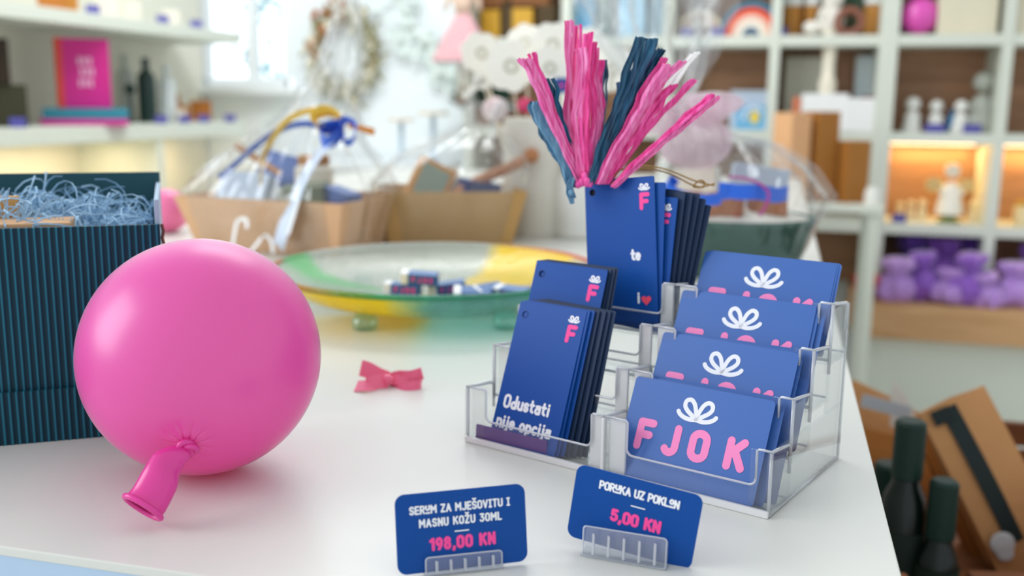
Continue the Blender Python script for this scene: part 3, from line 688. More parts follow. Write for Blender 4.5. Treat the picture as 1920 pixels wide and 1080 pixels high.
def tassel(label, strands, group='raffia tassels on the rear gift tags'):
    """strands: (list of (x,y,ddepth) , width in pixels at the tip, material)"""
    b = strands[0][0][0]; P0 = pD(b[0], b[1], D0 + b[2])
    t = thing('raffia_tassel', label, 'raffia tassel', M=Matrix.Translation(P0), group=group)
    for pts, wpx, mt in strands:
        W3 = [pD(x, y, D0 + dd) - P0 for x, y, dd in pts]; pth = smoothpath(W3, 7); k = len(pth); sc = D0 / FPX
        ws = [1.35 * wpx * sc * (.55 + .55 * min(1, (i / (k - 1)) * 1.5)) * (1 + .12 * sin(i * 1.3 + wpx)) for i in range(k)]
        base = RX + FW * rr.uniform(-.5, .5); tw = rr.uniform(-.5, .5)
        sds = [(base + FW * (tw * sin(3 * i / k) * 1.2) + UP * .1) for i in range(k)]
        pth = [p + RX * (sc * 1.6 * sin(i * .9 + wpx * 2)) * (i / k) for i, p in enumerate(pth)]
        m = MB()
        for q in range(4):
            off = (q - 1.5) / 1.5 * rr.uniform(.28, .40); w1 = rr.uniform(.26, .44); fl = rr.choice((-1, 1)) * rr.uniform(.3, .9); ph = rr.uniform(0, 6); tl = rr.uniform(0, .02)
            kk = max(5, int(k * (1 - tl))); dz = rr.uniform(-.0012, .0012)
            m.strip([p + s_.normalized() * (w_ * (off + .10 * sin(i * .45 + ph))) + FW * (dz + .0006 * sin(i * .6 + ph)) for i, (p, s_, w_) in enumerate(list(zip(pth, sds, ws))[:kk])], [w_ * w1 for w_ in ws[:kk]], sds[:kk], .0003, fold=fl)
        m.build('strand', mt, t)
    return t
B_ = lambda x, y=343, d=0: (x, y, d)
tassel('pink raffia tassel leaning farthest left over the tag bundle', [
    ([B_(1088), (1062, 290, -.005), (1030, 215, -.01), (1002, 150, -.015), (979, 106, -.02)], 12, RPINKL),
    ([B_(1090), (1066, 290, -.005), (1034, 215, -.01), (1008, 150, -.015), (990, 106, -.02)], 12, RPINKL),
    ([B_(1092), (1070, 290, -.002), (1040, 215, -.006), (1014, 150, -.01), (996, 94, -.016)], 11, RPINK)])
tassel('steel blue raffia strands curving out left beside the leftmost pink tassel', [
    ([B_(1072, 372), (1058, 310, -.004), (1030, 262, -.006), (1010, 215, -.008), (1001, 188, -.01)], 20, RSTEEL),
    ([B_(1078, 352), (1066, 315, -.002), (1040, 275, -.004), (1018, 232, -.004), (1006, 205, -.004)], 16, RSTEEL)])
tassel('short deep teal raffia strand rising between two pink tassels on the left', [
    ([B_(1084), (1068, 290, .0), (1052, 240, -.004), (1038, 190, -.008), (1026, 143, -.01)], 15, RTEAL)])
tassel('tallest pink raffia tassel standing upright over the tags', [
    ([B_(1090), (1076, 285, 0), (1064, 225, 0), (1068, 140, 0), (1067, 28, 0)], 14, RPINKL),
    ([B_(1093), (1080, 285, .004), (1070, 225, .004), (1076, 140, .006), (1079, 38, .006)], 14, RPINK)])
tassel('deep purple raffia strand half hidden behind the upright pink tassels', [
    ([B_(1084, 340, .01), (1078, 290, .012), (1076, 240, .014), (1079, 200, .016), (1080, 168, .016)], 8, pm('raffia_purple', '#4b1d63', .55, .3, .1, 200))])
tassel('broad pink raffia tassel tied with a knot over the middle of the tags', [
    ([B_(1094), (1086, 290, -.006), (1083, 220, -.008), (1090, 150, -.01), (1088, 84, -.01)], 15, RPINKL),
    ([B_(1097), (1097, 290, -.008), (1094, 220, -.01), (1098, 150, -.01), (1103, 52, -.01)], 14, RPINK),
    ([B_(1100), (1104, 285, -.006), (1108, 220, -.004), (1106, 150, -.004), (1112, 72, -.004)], 15, RPINK),
    ([B_(1102), (1114, 285, -.004), (1122, 220, -.002), (1116, 150, 0), (1113, 84, 0)], 14, RPINKL),
    ([B_(1102), (1118, 280, 0), (1124, 215, .002), (1122, 160, .004), (1126, 108, .004)], 12, RPINK)])
tassel('thin deep teal raffia strand upright right of the broad pink tassel', [
    ([B_(1106, 343, .006), (1124, 280, .008), (1130, 220, .01), (1132, 160, .012), (1135, 108, .012)], 9, RTEAL),
    ([B_(1110, 343, .006), (1136, 280, .008), (1148, 235, .01), (1158, 190, .012), (1164, 150, .012)], 9, RSTEEL)])
tassel('broad deep teal raffia tassel leaning right', [
    ([B_(1106, 345, -.004), (1126, 285, -.008), (1152, 215, -.012), (1178, 150, -.016), (1205, 62, -.02)], 17, RTEAL),
    ([B_(1110, 345, -.004), (1134, 285, -.008), (1164, 212, -.012), (1192, 150, -.016), (1222, 66, -.02)], 18, RTEAL),
    ([B_(1113, 345, 0), (1140, 285, -.004), (1176, 205, -.008), (1208, 150, -.012), (1240, 86, -.014)], 17, RTEAL),
    ([B_(1116, 345, .006), (1146, 285, .004), (1176, 230, .002), (1196, 190, 0), (1212, 165, 0)], 10, RTEAL)])
tassel('broad pink raffia tassel leaning right in front of the teal one', [
    ([B_(1120, 345, -.006), (1148, 285, -.012), (1184, 220, -.02), (1216, 160, -.026), (1250, 104, -.03)], 15, RPINK),
    ([B_(1124, 345, -.006), (1154, 285, -.012), (1192, 222, -.02), (1226, 164, -.026), (1254, 116, -.03)], 15, RPINKL),
    ([B_(1128, 345, -.004), (1162, 280, -.010), (1204, 215, -.016), (1242, 155, -.022), (1282, 110, -.026)], 14, RPINKL),
    ([B_(1112, 345, 0), (1140, 300, -.004), (1166, 255, -.008), (1190, 225, -.01), (1212, 200, -.012)], 12, RPINK)])
tassel('slender pink raffia tassel right of the broad right leaning one', [
    ([B_(1136, 345, -.004), (1168, 290, -.008), (1202, 240, -.012), (1238, 190, -.018), (1266, 156, -.02)], 14, RPINK),
    ([B_(1130, 345, 0), (1160, 295, -.004), (1190, 250, -.008), (1222, 205, -.012), (1252, 168, -.014)], 11, RPINKL)])
tassel('slender pink raffia tassel leaning low with a single tip', [
    ([B_(1142, 345, 0), (1178, 292, -.004), (1218, 240, -.008), (1262, 190, -.012), (1308, 146, -.014)], 13, RPINK)])
tassel('pink raffia tassel leaning farthest right over the tag bundle', [
    ([B_(1148, 350, -.008), (1190, 306, -.014), (1240, 262, -.02), (1296, 212, -.026), (1340, 174, -.03)], 12, RPINK),
    ([B_(1152, 352, -.006), (1196, 310, -.012), (1246, 266, -.018), (1300, 218, -.024), (1350, 178, -.028)], 12, RPINKL)])
tassel('white paper strand sticking out behind the right leaning pink tassel', [
    ([B_(1150, 340, .02), (1200, 255, .02), (1250, 170, .02), (1312, 92, .02)], 13, pm('raffia_white', '#f1f1ee', .5, .4, .05, 200))])
K1 = pD(1096, 338, D0 - .004); t = thing('raffia_knot', 'knotted pink raffia at the top edge of the rear tags', 'knot', M=Matrix.Translation(K1))
m = MB(); sc = D0 / FPX
for dx, dy, r in ((-6, 4, 7), (4, 3, 8), (0, -8, 7), (10, 6, 6), (-12, 8, 6)): m.sphere(RX * dx * sc - UP * dy * sc, r * sc, n=14, m=9, sq=(1, .8, 1.25))
m.build('loop', RPINK, t, smooth=True)
K2 = pD(1070, 362, D0 - .006); t = thing('raffia_knot', 'steel blue raffia knotted through the hole of the heart tag', 'knot', M=Matrix.Translation(K2))
m = MB(); pth = [RX * a * sc - UP * b * sc for a, b in ((4, -30), (-2, -14), (-3, 0), (1, 10), (3, 20))]
m.strip(pth, [9 * sc, 13 * sc, 12 * sc, 11 * sc, 8 * sc], RX + FW * .3, .0008, fold=-.5); m.sphere(-UP * 0 * sc, 6.5 * sc, sq=(1, .7, 1.1)); m.build('strand', RSTEEL, t)
TW = pm('gold_twine', '#a9803c', .45, .5, .15, 400)
m = MB()
for pts in ([(1140, 345, 0), (1162, 320, -.004), (1200, 310, .0), (1250, 318, .01), (1300, 338, .02), (1338, 348, .03)], [(1146, 346, 0), (1170, 324, 0), (1206, 315, .004), (1256, 326, .014), (1296, 346, .022), (1318, 352, .03)],
            [(1296, 346, .022), (1312, 352, .022), (1322, 344, .024), (1312, 338, .024), (1300, 350, .026), (1318, 350, .03), (1340, 344, .03)]):
    m.tube(smoothpath([pD(x, y, D0 + d) for x, y, d in pts], 6), .0006, 6)
tag(m.build('twine', TW, smooth=True), 'gold twine loop trailing right from the raffia on the rear tags', 'twine')

# ------------------------------------------------------------------ pink ribbon bow on the counter
BO = onZ(726, 716, 0.004); t = thing('ribbon_bow', 'small hot pink ribbon bow lying on the counter before the glass bowl', 'bow', M=Matrix.Translation((BO.x, BO.y, TT)))
RIB = pm('ribbon_hotpink', '#fa6a90', .38, .5, .05, 300, sheen=.4)
A_ = lambda x, y, z: onZ(x, y, z) - V((BO.x, BO.y, TT))
def rib(pts, w_, side=(0, 0, 1), mt=RIB, parent=t, nm='ribbon_loop', th=.0006, fold=0):
    m = MB(); m.strip(smoothpath(pts, 5), w_, side if isinstance(side, list) else V(side), th, fold=fold); return m.build(nm, mt, parent)
rib([A_(726, 711, .005), A_(708, 704, .008), A_(690, 694, .012), A_(676, 690, .014)], .013, (.25, .6, .8), nm='ribbon_tail')
rib([A_(726, 714, .005), A_(706, 716, .006), A_(688, 722, .005), A_(668, 724, .0035)], .0115, (.2, .8, .5), nm='ribbon_tail')
rib([A_(728, 712, .005), A_(748, 706, .007), A_(770, 706, .009), A_(792, 700, .011)], .0095, (.1, .3, .9), nm='ribbon_tail')
rib([A_(728, 714, .004), A_(744, 712, .006), A_(764, 716, .005), A_(788, 716, .004), A_(786, 722, .0032), A_(760, 724, .003), A_(740, 716, .0035), A_(728, 714, .004)], .008, (0, .5, .85))
m = MB(); m.sphere((0, 0, .0055), .0046, sq=(1.15, 1, 1.0)); m.build('knot', RIB, t, smooth=True)

# ------------------------------------------------------------------ coloured glass bowl with wrapped sweets
def bowlglass(name, clear, teal, rim=False):
    m_, nt, b, out = newmat(name); N = nt.nodes; L = nt.links; N.remove(b)
    tc = N.new('ShaderNodeTexCoord'); sx = N.new('ShaderNodeSeparateXYZ'); L.new(tc.outputs['Object'], sx.inputs[0])
    nz = N.new('ShaderNodeTexNoise'); nz.inputs['Scale'].default_value = 22; L.new(tc.outputs['Object'], nz.inputs['Vector'])
    at = N.new('ShaderNodeMath'); at.operation = 'ARCTAN2'; L.new(sx.outputs[1], at.inputs[0]); L.new(sx.outputs[0], at.inputs[1])
    md = N.new('ShaderNodeMath'); md.operation = 'MULTIPLY_ADD'; md.inputs[1].default_value = 1 / (2 * pi); md.inputs[2].default_value = .5; L.new(at.outputs[0], md.inputs[0])
    wb = N.new('ShaderNodeMath'); wb.operation = 'MULTIPLY_ADD'; wb.inputs[1].default_value = .04; wb.inputs[2].default_value = -.02; L.new(nz.outputs['Fac'], wb.inputs[0])
    sm = N.new('ShaderNodeMath'); sm.operation = 'ADD'; L.new(md.outputs[0], sm.inputs[0]); L.new(wb.outputs[0], sm.inputs[1])
    Y = '#ffe600'; O_ = '#ee8428'; G = '#9be3a6'; T_ = teal; C = clear; Y2 = Y
    stops = [(-180, G), (-179, G), (-172, C if not rim else O_), (-140, C if not rim else O_), (-130, Y if not rim else O_), (-100, Y if not rim else '#a8c810'), (-86, Y if not rim else T_), (-74, T_), (0, T_), (34, C if not rim else '#ff8a20'), (42, Y if not rim else '#ff7a20'), (80, Y if not rim else '#ffe060'), (87, C), (166, C), (173, G), (180, G)]
    cr = N.new('ShaderNodeValToRGB'); E_ = cr.color_ramp.elements
    al = N.new('ShaderNodeValToRGB'); F_ = al.color_ramp.elements
    for i, (a, h) in enumerate(stops):
        p = (a + 180) / 360
        e = E_[i] if i < 2 else E_.new(p); e.position = p; e.color = lin(h)
        f = F_[i] if i < 2 else F_.new(p); f.position = p; v = .93 if h in (Y, O_) else (.5 if h == G else (.20 if h == T_ else .30)); f.color = (v, v, v, 1)
    L.new(sm.outputs[0], cr.inputs[0]); L.new(sm.outputs[0], al.inputs[0])
    tr = N.new('ShaderNodeBsdfTransparent'); L.new(cr.outputs[0], tr.inputs[0])
    tl = N.new('ShaderNodeBsdfTranslucent'); L.new(cr.outputs[0], tl.inputs[0]); df = N.new('ShaderNodeBsdfDiffuse'); L.new(cr.outputs[0], df.inputs[0])
    h1 = N.new('ShaderNodeMixShader'); h1.inputs[0].default_value = .5; L.new(tl.outputs[0], h1.inputs[1]); L.new(df.outputs[0], h1.inputs[2])
    m1 = N.new('ShaderNodeMixShader'); L.new(al.outputs[0], m1.inputs[0]); L.new(tr.outputs[0], m1.inputs[1]); L.new(h1.outputs[0], m1.inputs[2])
    gl = N.new('ShaderNodeBsdfGlossy'); gl.inputs['Roughness'].default_value = .12
    n2 = N.new('ShaderNodeTexNoise'); n2.inputs['Scale'].default_value = 120; n2.inputs['Detail'].default_value = 3; L.new(tc.outputs['Object'], n2.inputs['Vector'])
    bp = N.new('ShaderNodeBump'); bp.inputs['Strength'].default_value = .35; bp.inputs['Distance'].default_value = .004; L.new(n2.outputs['Fac'], bp.inputs['Height']); L.new(bp.outputs[0], gl.inputs['Normal'])
    fr = schlick(nt, 1.5); L.new(bp.outputs[0], N['facing'].inputs['Normal'])
    m2 = N.new('ShaderNodeMixShader'); L.new(fr.outputs[0], m2.inputs[0]); L.new(m1.outputs[0], m2.inputs[1]); L.new(gl.outputs[0], m2.inputs[2]); L.new(m2.outputs[0], out.inputs[0])
    return m_
BWC = V((-.357, 1.022, TT))
t = thing('glass_bowl', 'wide shallow art glass bowl with yellow, green and teal patches holding navy sweets', 'bowl', M=Matrix.Translation(BWC))
outer = [(0, .0095), (.070, .0095), (.118, .0115), (.146, .0185), (.168, .0315), (.180, .0420)]
inner = [(.176, .0440), (.163, .0350), (.141, .0235), (.112, .0165), (.066, .0140), (0, .0140)]
sp = lambda l: [(max(p.x, 0), p.y) for p in smoothpath([(a, b, 0) for a, b in l], 4)]
m = MB(); m.lathe(sp(outer) + sp(inner), 96); m.build('body', bowlglass('bowl_glass', '#e4e8e2', '#b2ded5'), t, smooth=True)
m = MB(); m.tube([(.1785 * cos(2 * pi * i / 96), .1785 * sin(2 * pi * i / 96), .0430) for i in range(96)], .0031, 8, closed=True); m.build('rim', bowlglass('bowl_rim_glass', '#f2f6f3', '#86d9c2', True), t, smooth=True)
for a in (-102, -40, 60, 150):
    m = MB(); m.lathe([(0, 0), (.010, 0), (.013, .004), (.013, .010), (.009, .0155), (0, .0165)], 20, Matrix.Translation((.135 * cos(RAD(a)), .135 * sin(RAD(a)), 0)))
    m.build('foot', film('bowl_foot', (.75, .93, .88), .06, 1.5, .2, (.6, .85, .8), base=.06), t, smooth=True)['label'] = 'small pale teal glass foot'
CANDY = pm('sweet_wrapper_navy', '#2a62a0', .35, .5, .04, 300); CANDYW = pm('sweet_wrapper_white', '#eef0f2', .4)
def sweet(label, P, rz, tx=0, ty=0, L_=.040):
    M = Matrix.Translation(P) @ Matrix.Rotation(rz, 4, 'Z') @ Matrix.Rotation(ty, 4, 'Y') @ Matrix.Rotation(tx, 4, 'X')
    t = thing('wrapped_sweet', label, 'sweet', M=M, group='wrapped sweets in the glass bowl')
    m = MB(); m.box((.003, 0, 0), (L_ - .008, .016, .0125), b=.0012); m.build('wrapper', CANDY, t)
    m = MB(); m.box((-L_ / 2 + .003, 0, 0), (.0085, .0164, .0129), b=.0015); m.build('end_fold', CANDYW, t)['label'] = 'white end fold'
    a = MB(); text(a, 'FJOK', -.0085, -.0030, .0062, .0013, target=.023); a.build('printed_letters', PINKINK2, t).location = (0, -.0081, 0)
    return t
def onW(x, y, z): p = onZ(x, y, z); return V((p.x, p.y, TT + z))
sweet('topmost navy sweet resting on two others in the glass bowl', onW(789, 521, .0330), RAD(10), RAD(8), RAD(3))
sweet('navy sweet at the left of the little pile in the glass bowl', onW(757, 541, .0205), RAD(8), RAD(2), RAD(2))
sweet('navy sweet tilted at the right of the little pile in the glass bowl', onW(840, 539, .0205), RAD(22), RAD(6), RAD(-7))
sweet('sweet showing its white end just right of the pile in the glass bowl', onW(888, 551, .0205), RAD(16), RAD(25), 0)
sweet('sweet lying farthest right in the glass bowl under the yellow patch', onW(962, 549, .0210), RAD(-14), RAD(10), 0)
sweet('sweet mostly hidden by the rim between the others in the bowl', onW(918, 546, .0210), RAD(60), RAD(20), 0)

# ------------------------------------------------------------------ gift baskets on the counter
def flared_tray(name_parts, t, w_, d_, h_, fl, mat, th=.004):
    """open tray centred on the thing; four sloping sides and a bottom, each a part"""
    bw, bd_, tw, td = w_ / 2 - fl, d_ / 2 - fl, w_ / 2, d_ / 2
    c0 = [(-bw, -bd_), (bw, -bd_), (bw, bd_), (-bw, bd_)]; c1 = [(-tw, -td), (tw, -td), (tw, td), (-tw, td)]
    for i in range(4):
        j = (i + 1) % 4; ii = lambda p: (p[0] * (1 - th * 2 / w_), p[1] * (1 - th * 2 / d_))
        m = MB(); vs = [(*c0[i], .002), (*c0[j], .002), (*c1[j], h_), (*c1[i], h_)]; vs += [(*ii((x, y)), z) for x, y, z in vs]
        m.add(vs, [(0, 1, 2, 3), (7, 6, 5, 4), (0, 4, 5, 1), (1, 5, 6, 2), (2, 6, 7, 3), (3, 7, 4, 0)]); m.build('side_panel', mat, t)
    m = MB(); m.add([(*p, .001) for p in c0] + [(*p, .004) for p in c0], [(3, 2, 1, 0), (4, 5, 6, 7), (0, 1, 5, 4), (1, 2, 6, 5), (2, 3, 7, 6), (3, 0, 4, 7)]); m.build('bottom', mat, t)
def wrap(t, rings, n=120, seed=1, folds=15, mat=CELLO):
    """crinkled clear film: rings = (cx, cy, z, rx, ry, squareness, fold depth)"""
    rr = random.Random(seed); ph = [rr.uniform(0, 6.28) for _ in range(8)]; vs = []; fs = []; K = len(rings)
    for cx, cy, z, rx, ry, sq, fd in rings:
        for i in range(n):
            a = 2 * pi * i / n; ca, sa = cos(a), sin(a)
            r = 1 / ((abs(ca) ** sq + abs(sa) ** sq) ** (1 / sq))
            f = 1 + fd * (.5 * sin(folds * a + ph[0]) + .35 * sin((folds * 2 - 3) * a + ph[1] + z * 20) + .3 * sin(7 * a + ph[2] + z * 30)) + fd * .5 * noise.noise((ca * 3, sa * 3, z * 22 + seed))
            vs.append((cx + rx * r * ca * f, cy + ry * r * sa * f, z + fd * .02 * sin(9 * a + ph[3])))
    for k in range(K - 1):
        for i in range(n):
            j = (i + 1) % n; fs.append((k * n + i, k * n + j, (k + 1) * n + j, (k + 1) * n + i))
    m = MB(); m.add(vs, fs); return m.build('cellophane_wrap', mat, t)
def lerp_rings(keys, per=5):
    out = []
    for a, b in zip(keys, keys[1:]):
        for q in range(per): f = q / per; f = f * f * (3 - 2 * f) if False else f; out.append(tuple(x + (y - x) * f for x, y in zip(a, b)))
    return out + [keys[-1]]
def block(label, cat, name, P, dims, rz, mat, b=.002, tilt=(0, 0), group=None):
    M = Matrix.Translation(P) @ Matrix.Rotation(rz, 4, 'Z') @ Matrix.Rotation(tilt[0], 4, 'X') @ Matrix.Rotation(tilt[1], 4, 'Y')
    m = MB(); m.box((0, 0, dims[2] / 2), dims, b=b); o = m.build(name, mat); o.matrix_world = M; return tag(o, label, cat, group)
def up_to(P, z): return V((P[0], P[1], z))

# kraft tray at the left
A1 = onZ(325, 367, .08); A2 = onZ(641, 383, .08); ta = math.atan2(A2.y - A1.y, A2.x - A1.x); tw = (A2 - A1).length
ex_, ey_ = V((cos(ta), sin(ta), 0)), V((-sin(ta), cos(ta), 0)); C1 = (A1 + A2) / 2 + ey_ * .10
t1 = thing('gift_tray', 'open kraft gift tray in clear cellophane behind the balloon, left of the other tray', 'gift basket', (C1.x, C1.y, TT), ta)
flared_tray(None, t1, tw, .20, .08, .022, KRAFT)
ap = onY(655, -6, C1.y + .0); apl = Matrix.Rotation(-ta, 4, 'Z') @ (ap - V((C1.x, C1.y, TT)))
wrap(t1, lerp_rings([(0, 0, .004, tw / 2 - .012, .088, 5, .015), (0, 0, .045, tw / 2 - .004, .098, 5, .02), (0, 0, .084, tw / 2 + .008, .108, 5, .03), (.012, 0, .125, tw / 2 * .86, .095, 3.2, .07), (.03, 0, .165, tw / 2 * .58, .075, 2.4, .14), (.055, 0, .205, tw / 2 * .36, .052, 2, .22), (apl.x - .01, 0, .27, .036, .030, 2, .3), (apl.x, 0, .34, .020, .018, 2, .3), (apl.x, 0, .385, .009, .009, 2, .2), (apl.x, 0, .43, .034, .02, 2, .4)], 5), seed=3, folds=13)
def inT(C, a, x, y, z): return V((C.x, C.y, TT)) + Matrix.Rotation(a, 3, 'Z') @ V((x, y, 0)) + V((0, 0, z))
i1 = lambda x, y, z: inT(C1, ta, x, y, z)
m = MB(); m.box((0, 0, .034), (tw - .05, .15, .056)); o = m.build('paper_filling', pm('cream_shred', '#cdb98e', .8, .2, .25, 120)); o.matrix_world = Matrix.Translation((C1.x, C1.y, TT)) @ Matrix.Rotation(ta, 4, 'Z'); tag(o, 'cream paper filling inside the left kraft tray', 'paper filling', kind='stuff')
BLUEP = pm('blue_pack', '#3f62a8', .45, .4, .08, 40); CREAM = pm('cream_pack', '#e9e2d2', .5, .4, .05, 40); PALEB = pm('pale_blue_pack', '#b8c8dc', .45, .4, .05, 40)
block('slate blue pack leaning at the left end of the left kraft tray', 'pack', 'product_pack', i1(-.085, -.01, .063), (.085, .03, .048), ta + .1, PALEB, tilt=(-.5, .05))
block('dark blue pack standing behind the pale pack in the left kraft tray', 'pack', 'product_pack', i1(-.055, .045, .063), (.10, .028, .075), ta - .1, BLUEP, tilt=(-.2, .2))
block('olive green pack lying in the middle of the left kraft tray', 'pack', 'product_pack', i1(.035, -.02, .063), (.07, .05, .034), ta + .3, pm('olive_pack', '#5d6a4e', .5, .3, .1, 40), tilt=(.1, -.1))
block('navy pack at the right end of the left kraft tray', 'pack', 'product_pack', i1(.092, -.015, .063), (.055, .03, .030), ta - .3, BLUEP, tilt=(0, .2))
def jar(label, P, r, h, glassm, lidm, cat='jar', group=None):
    t = thing('jar', label, cat, P, group=group); m = MB(); m.lathe([(0, 0), (r * .9, 0), (r, r * .12), (r, h * .72), (r * .75, h * .82), (0, h * .82)], 24); m.build('body', glassm, t, smooth='auto')
    m = MB(); m.cyl((0, 0, h * .80), r * .82, h * .2, 24, b=r * .06); m.build('lid', lidm, t, smooth='auto'); return t
jar('squat cream jar with a kraft brown lid in the left kraft tray', i1(.010, .045, .063), .030, .075, CREAM, KRAFTD)
WOODL = wood('peg_wood', '#a9713a', '#c08b52', (20, 20, 4))
m = MB(); g = C1.copy(); pa, pb = onY(442, 273, C1.y - .02), onY(488, 302, C1.y - .02); m.tube([pa, pb, pb + (pb - pa) * .8], [.006, .0055, .005], 8); tag(m.build('wooden_stick', WOODL), 'brown wooden stick poking out left of the cellophane on the left tray', 'stick')
m = MB(); pa, pb = onY(676, 240, C1.y - .02), onY(702, 248, C1.y - .02); m.strip([pa - V((.02, 0, -.004)), pa, pb], [.008, .008, .012], V((0, -.3, 1)), .001); tag(m.build('ribbon_end', pm('amber_ribbon', '#e08a18', .4, .4, .05, 100)), 'short amber ribbon end sticking out right of the blue bow on the left tray', 'ribbon')
# ribbon bow on the left tray
YEL = pm('yellow_ribbon', '#ffd350', .38, .5, .04, 200, sheen=.3); BLU = pm('royal_blue_ribbon', '#1f63d8', .36, .5, .04, 200, sheen=.3); PBL = pm('pale_blue_ribbon', '#d3dff0', .45, .4, .05, 90)
YR = C1.y - .075
bp0 = onY(640, 236, YR); t = thing('ribbon_bow', 'yellow and blue ribbon bow tied on the cellophane of the left kraft tray', 'bow', M=Matrix.Translation(bp0))
def px(pts, Yp): return [onY(x, y, Yp + d) - bp0 for x, y, d in pts]
rib(px([(640, 240, 0), (620, 212, .0), (590, 206, -.005), (550, 218, -.01), (516, 252, -.012), (496, 290, -.012), (490, 320, -.01), (489, 348, -.008)], YR), .0125, (.25, -.75, .6), YEL, t, 'ribbon_tail')
rib(px([(645, 240, 0), (630, 216, -.012), (606, 208, -.022), (592, 222, -.024), (604, 240, -.018), (640, 238, -.002)], YR), .026, (.0, -.8, .6), YEL, t)
rib(px([(645, 238, 0), (622, 238, -.014), (600, 246, -.02), (612, 268, -.022), (636, 254, -.012), (645, 238, 0)], YR), .030, (.3, -.7, .65), BLU, t)
rib(px([(645, 238, 0), (652, 228, -.01), (666, 236, -.014), (662, 256, -.014), (648, 262, -.012), (640, 244, -.004)], YR), .028, (.5, -.8, .3), BLU, t)
rib(px([(610, 240, .012), (570, 232, .012), (520, 246, .012), (470, 282, .012), (430, 318, .012), (410, 332, .014)], YR), .011, (.2, -.6, .7), BLU, t, 'ribbon_tail')
rib(px([(622, 262, -.01), (590, 300, -.02), (566, 340, -.028), (548, 388, -.036), (534, 420, -.04), (522, 462, -.036)], YR), .030, (.85, -.5, .25), PBL, t, 'ribbon_tail')
# loose white curled strips on the front of the left tray
CURL = pm('white_curl_ribbon', '#f4f5f7', .3, .5)
yf = C1.y - .118
for i, (pts, lb) in enumerate([([(560, 375, 0), (552, 402, -.006), (540, 440, -.008)], 'straight white ribbon strip hanging on the front of the left tray'),
        ([(436, 462, -.004), (440, 436, -.006), (446, 414, -.010), (462, 412, -.014), (462, 428, -.012)], 'curled white ribbon strip at the left on the front of the left tray'),
        ([(462, 482, -.006), (478, 462, -.010), (496, 442, -.014), (508, 452, -.012), (512, 474, -.006)], 'curled white ribbon strip low at the middle on the front of the left tray')]):
    m = MB(); m.strip(smoothpath([onY(x, y, yf + d) for x, y, d in pts], 5), .006, V((.8, -.3, .5)), .0005); tag(m.build('curling_ribbon', CURL), lb, 'ribbon')

# second kraft tray behind
C2 = onZ(800, 392, .06); C2 = V((C2.x + .0, C2.y + .10, 0)); t2a = RAD(24)
t2 = thing('gift_tray', 'kraft gift tray in cellophane standing behind the glass bowl, left of the tall vase', 'gift basket', (C2.x, C2.y, TT), t2a)
flared_tray(None, t2, .235, .17, .085, .02, pm('kraft_shade', '#c39a62', .75, .2, .06, 60))
wrap(t2, lerp_rings([(0, 0, .004, .10, .07, 5, .015), (0, 0, .088, .124, .092, 5, .03), (.02, 0, .125, .11, .085, 3, .08), (.03, 0, .150, .080, .07, 2.4, .14), (.045, 0, .170, .05, .04, 2, .2), (.055, 0, .19, .018, .016, 2, .25), (.06, .0, .220, .045, .03, 2, .4)], 5), seed=8, folds=12)
i2 = lambda x, y, z: inT(C2, t2a, x, y, z)
m = MB(); m.box((0, 0, .035), (.18, .12, .06)); o = m.build('paper_filling', pm('cream_shred', '#cdb98e')); o.matrix_world = Matrix.Translation((C2.x, C2.y, TT)) @ Matrix.Rotation(t2a, 4, 'Z'); tag(o, 'cream paper filling inside the kraft tray beside the vase', 'paper filling', kind='stuff')
o = block('amber edged tin standing tilted in the kraft tray beside the vase', 'tin', 'gift_tin', i2(-.045, -.02, .062), (.062, .028, .070), t2a + .2, pm('amber_tin', '#cf8f2e', .35, .5, .1, 30), tilt=(-.25, .5))
m = MB(); m.box((0, -.0145, .035), (.046, .002, .052)); m.build('label_panel', pm('sage_label', '#8c9c8c', .5, .3, .1, 60), o)
block('navy pack lying at the right in the kraft tray beside the vase', 'pack', 'product_pack', i2(.045, -.02, .062), (.06, .04, .036), t2a + .4, pm('navy_pack', '#263a78', .45, .4, .08, 40), tilt=(.1, .15))
block('white pack between the tin and the navy pack beside the vase', 'pack', 'product_pack', i2(.0, .03, .062), (.06, .03, .05), t2a - .2, CREAM, tilt=(-.1, -.2))
m = MB(); m.tube(smoothpath([i2(.01, -.02, .075), i2(.05, -.03, .100), i2(.10, -.01, .118), i2(.135, .0, .135)], 5), [.006, .008, .010, .011] if False else .009, 10); m.sphere(i2(.138, 0, .137), .013)
tag(m.build('wooden_spoon', wood('spoon_wood', '#a0623a', '#c98a5c', (30, 30, 8)), smooth=True), 'brown wooden spoon leaning out of the tray toward the tall vase', 'spoon')

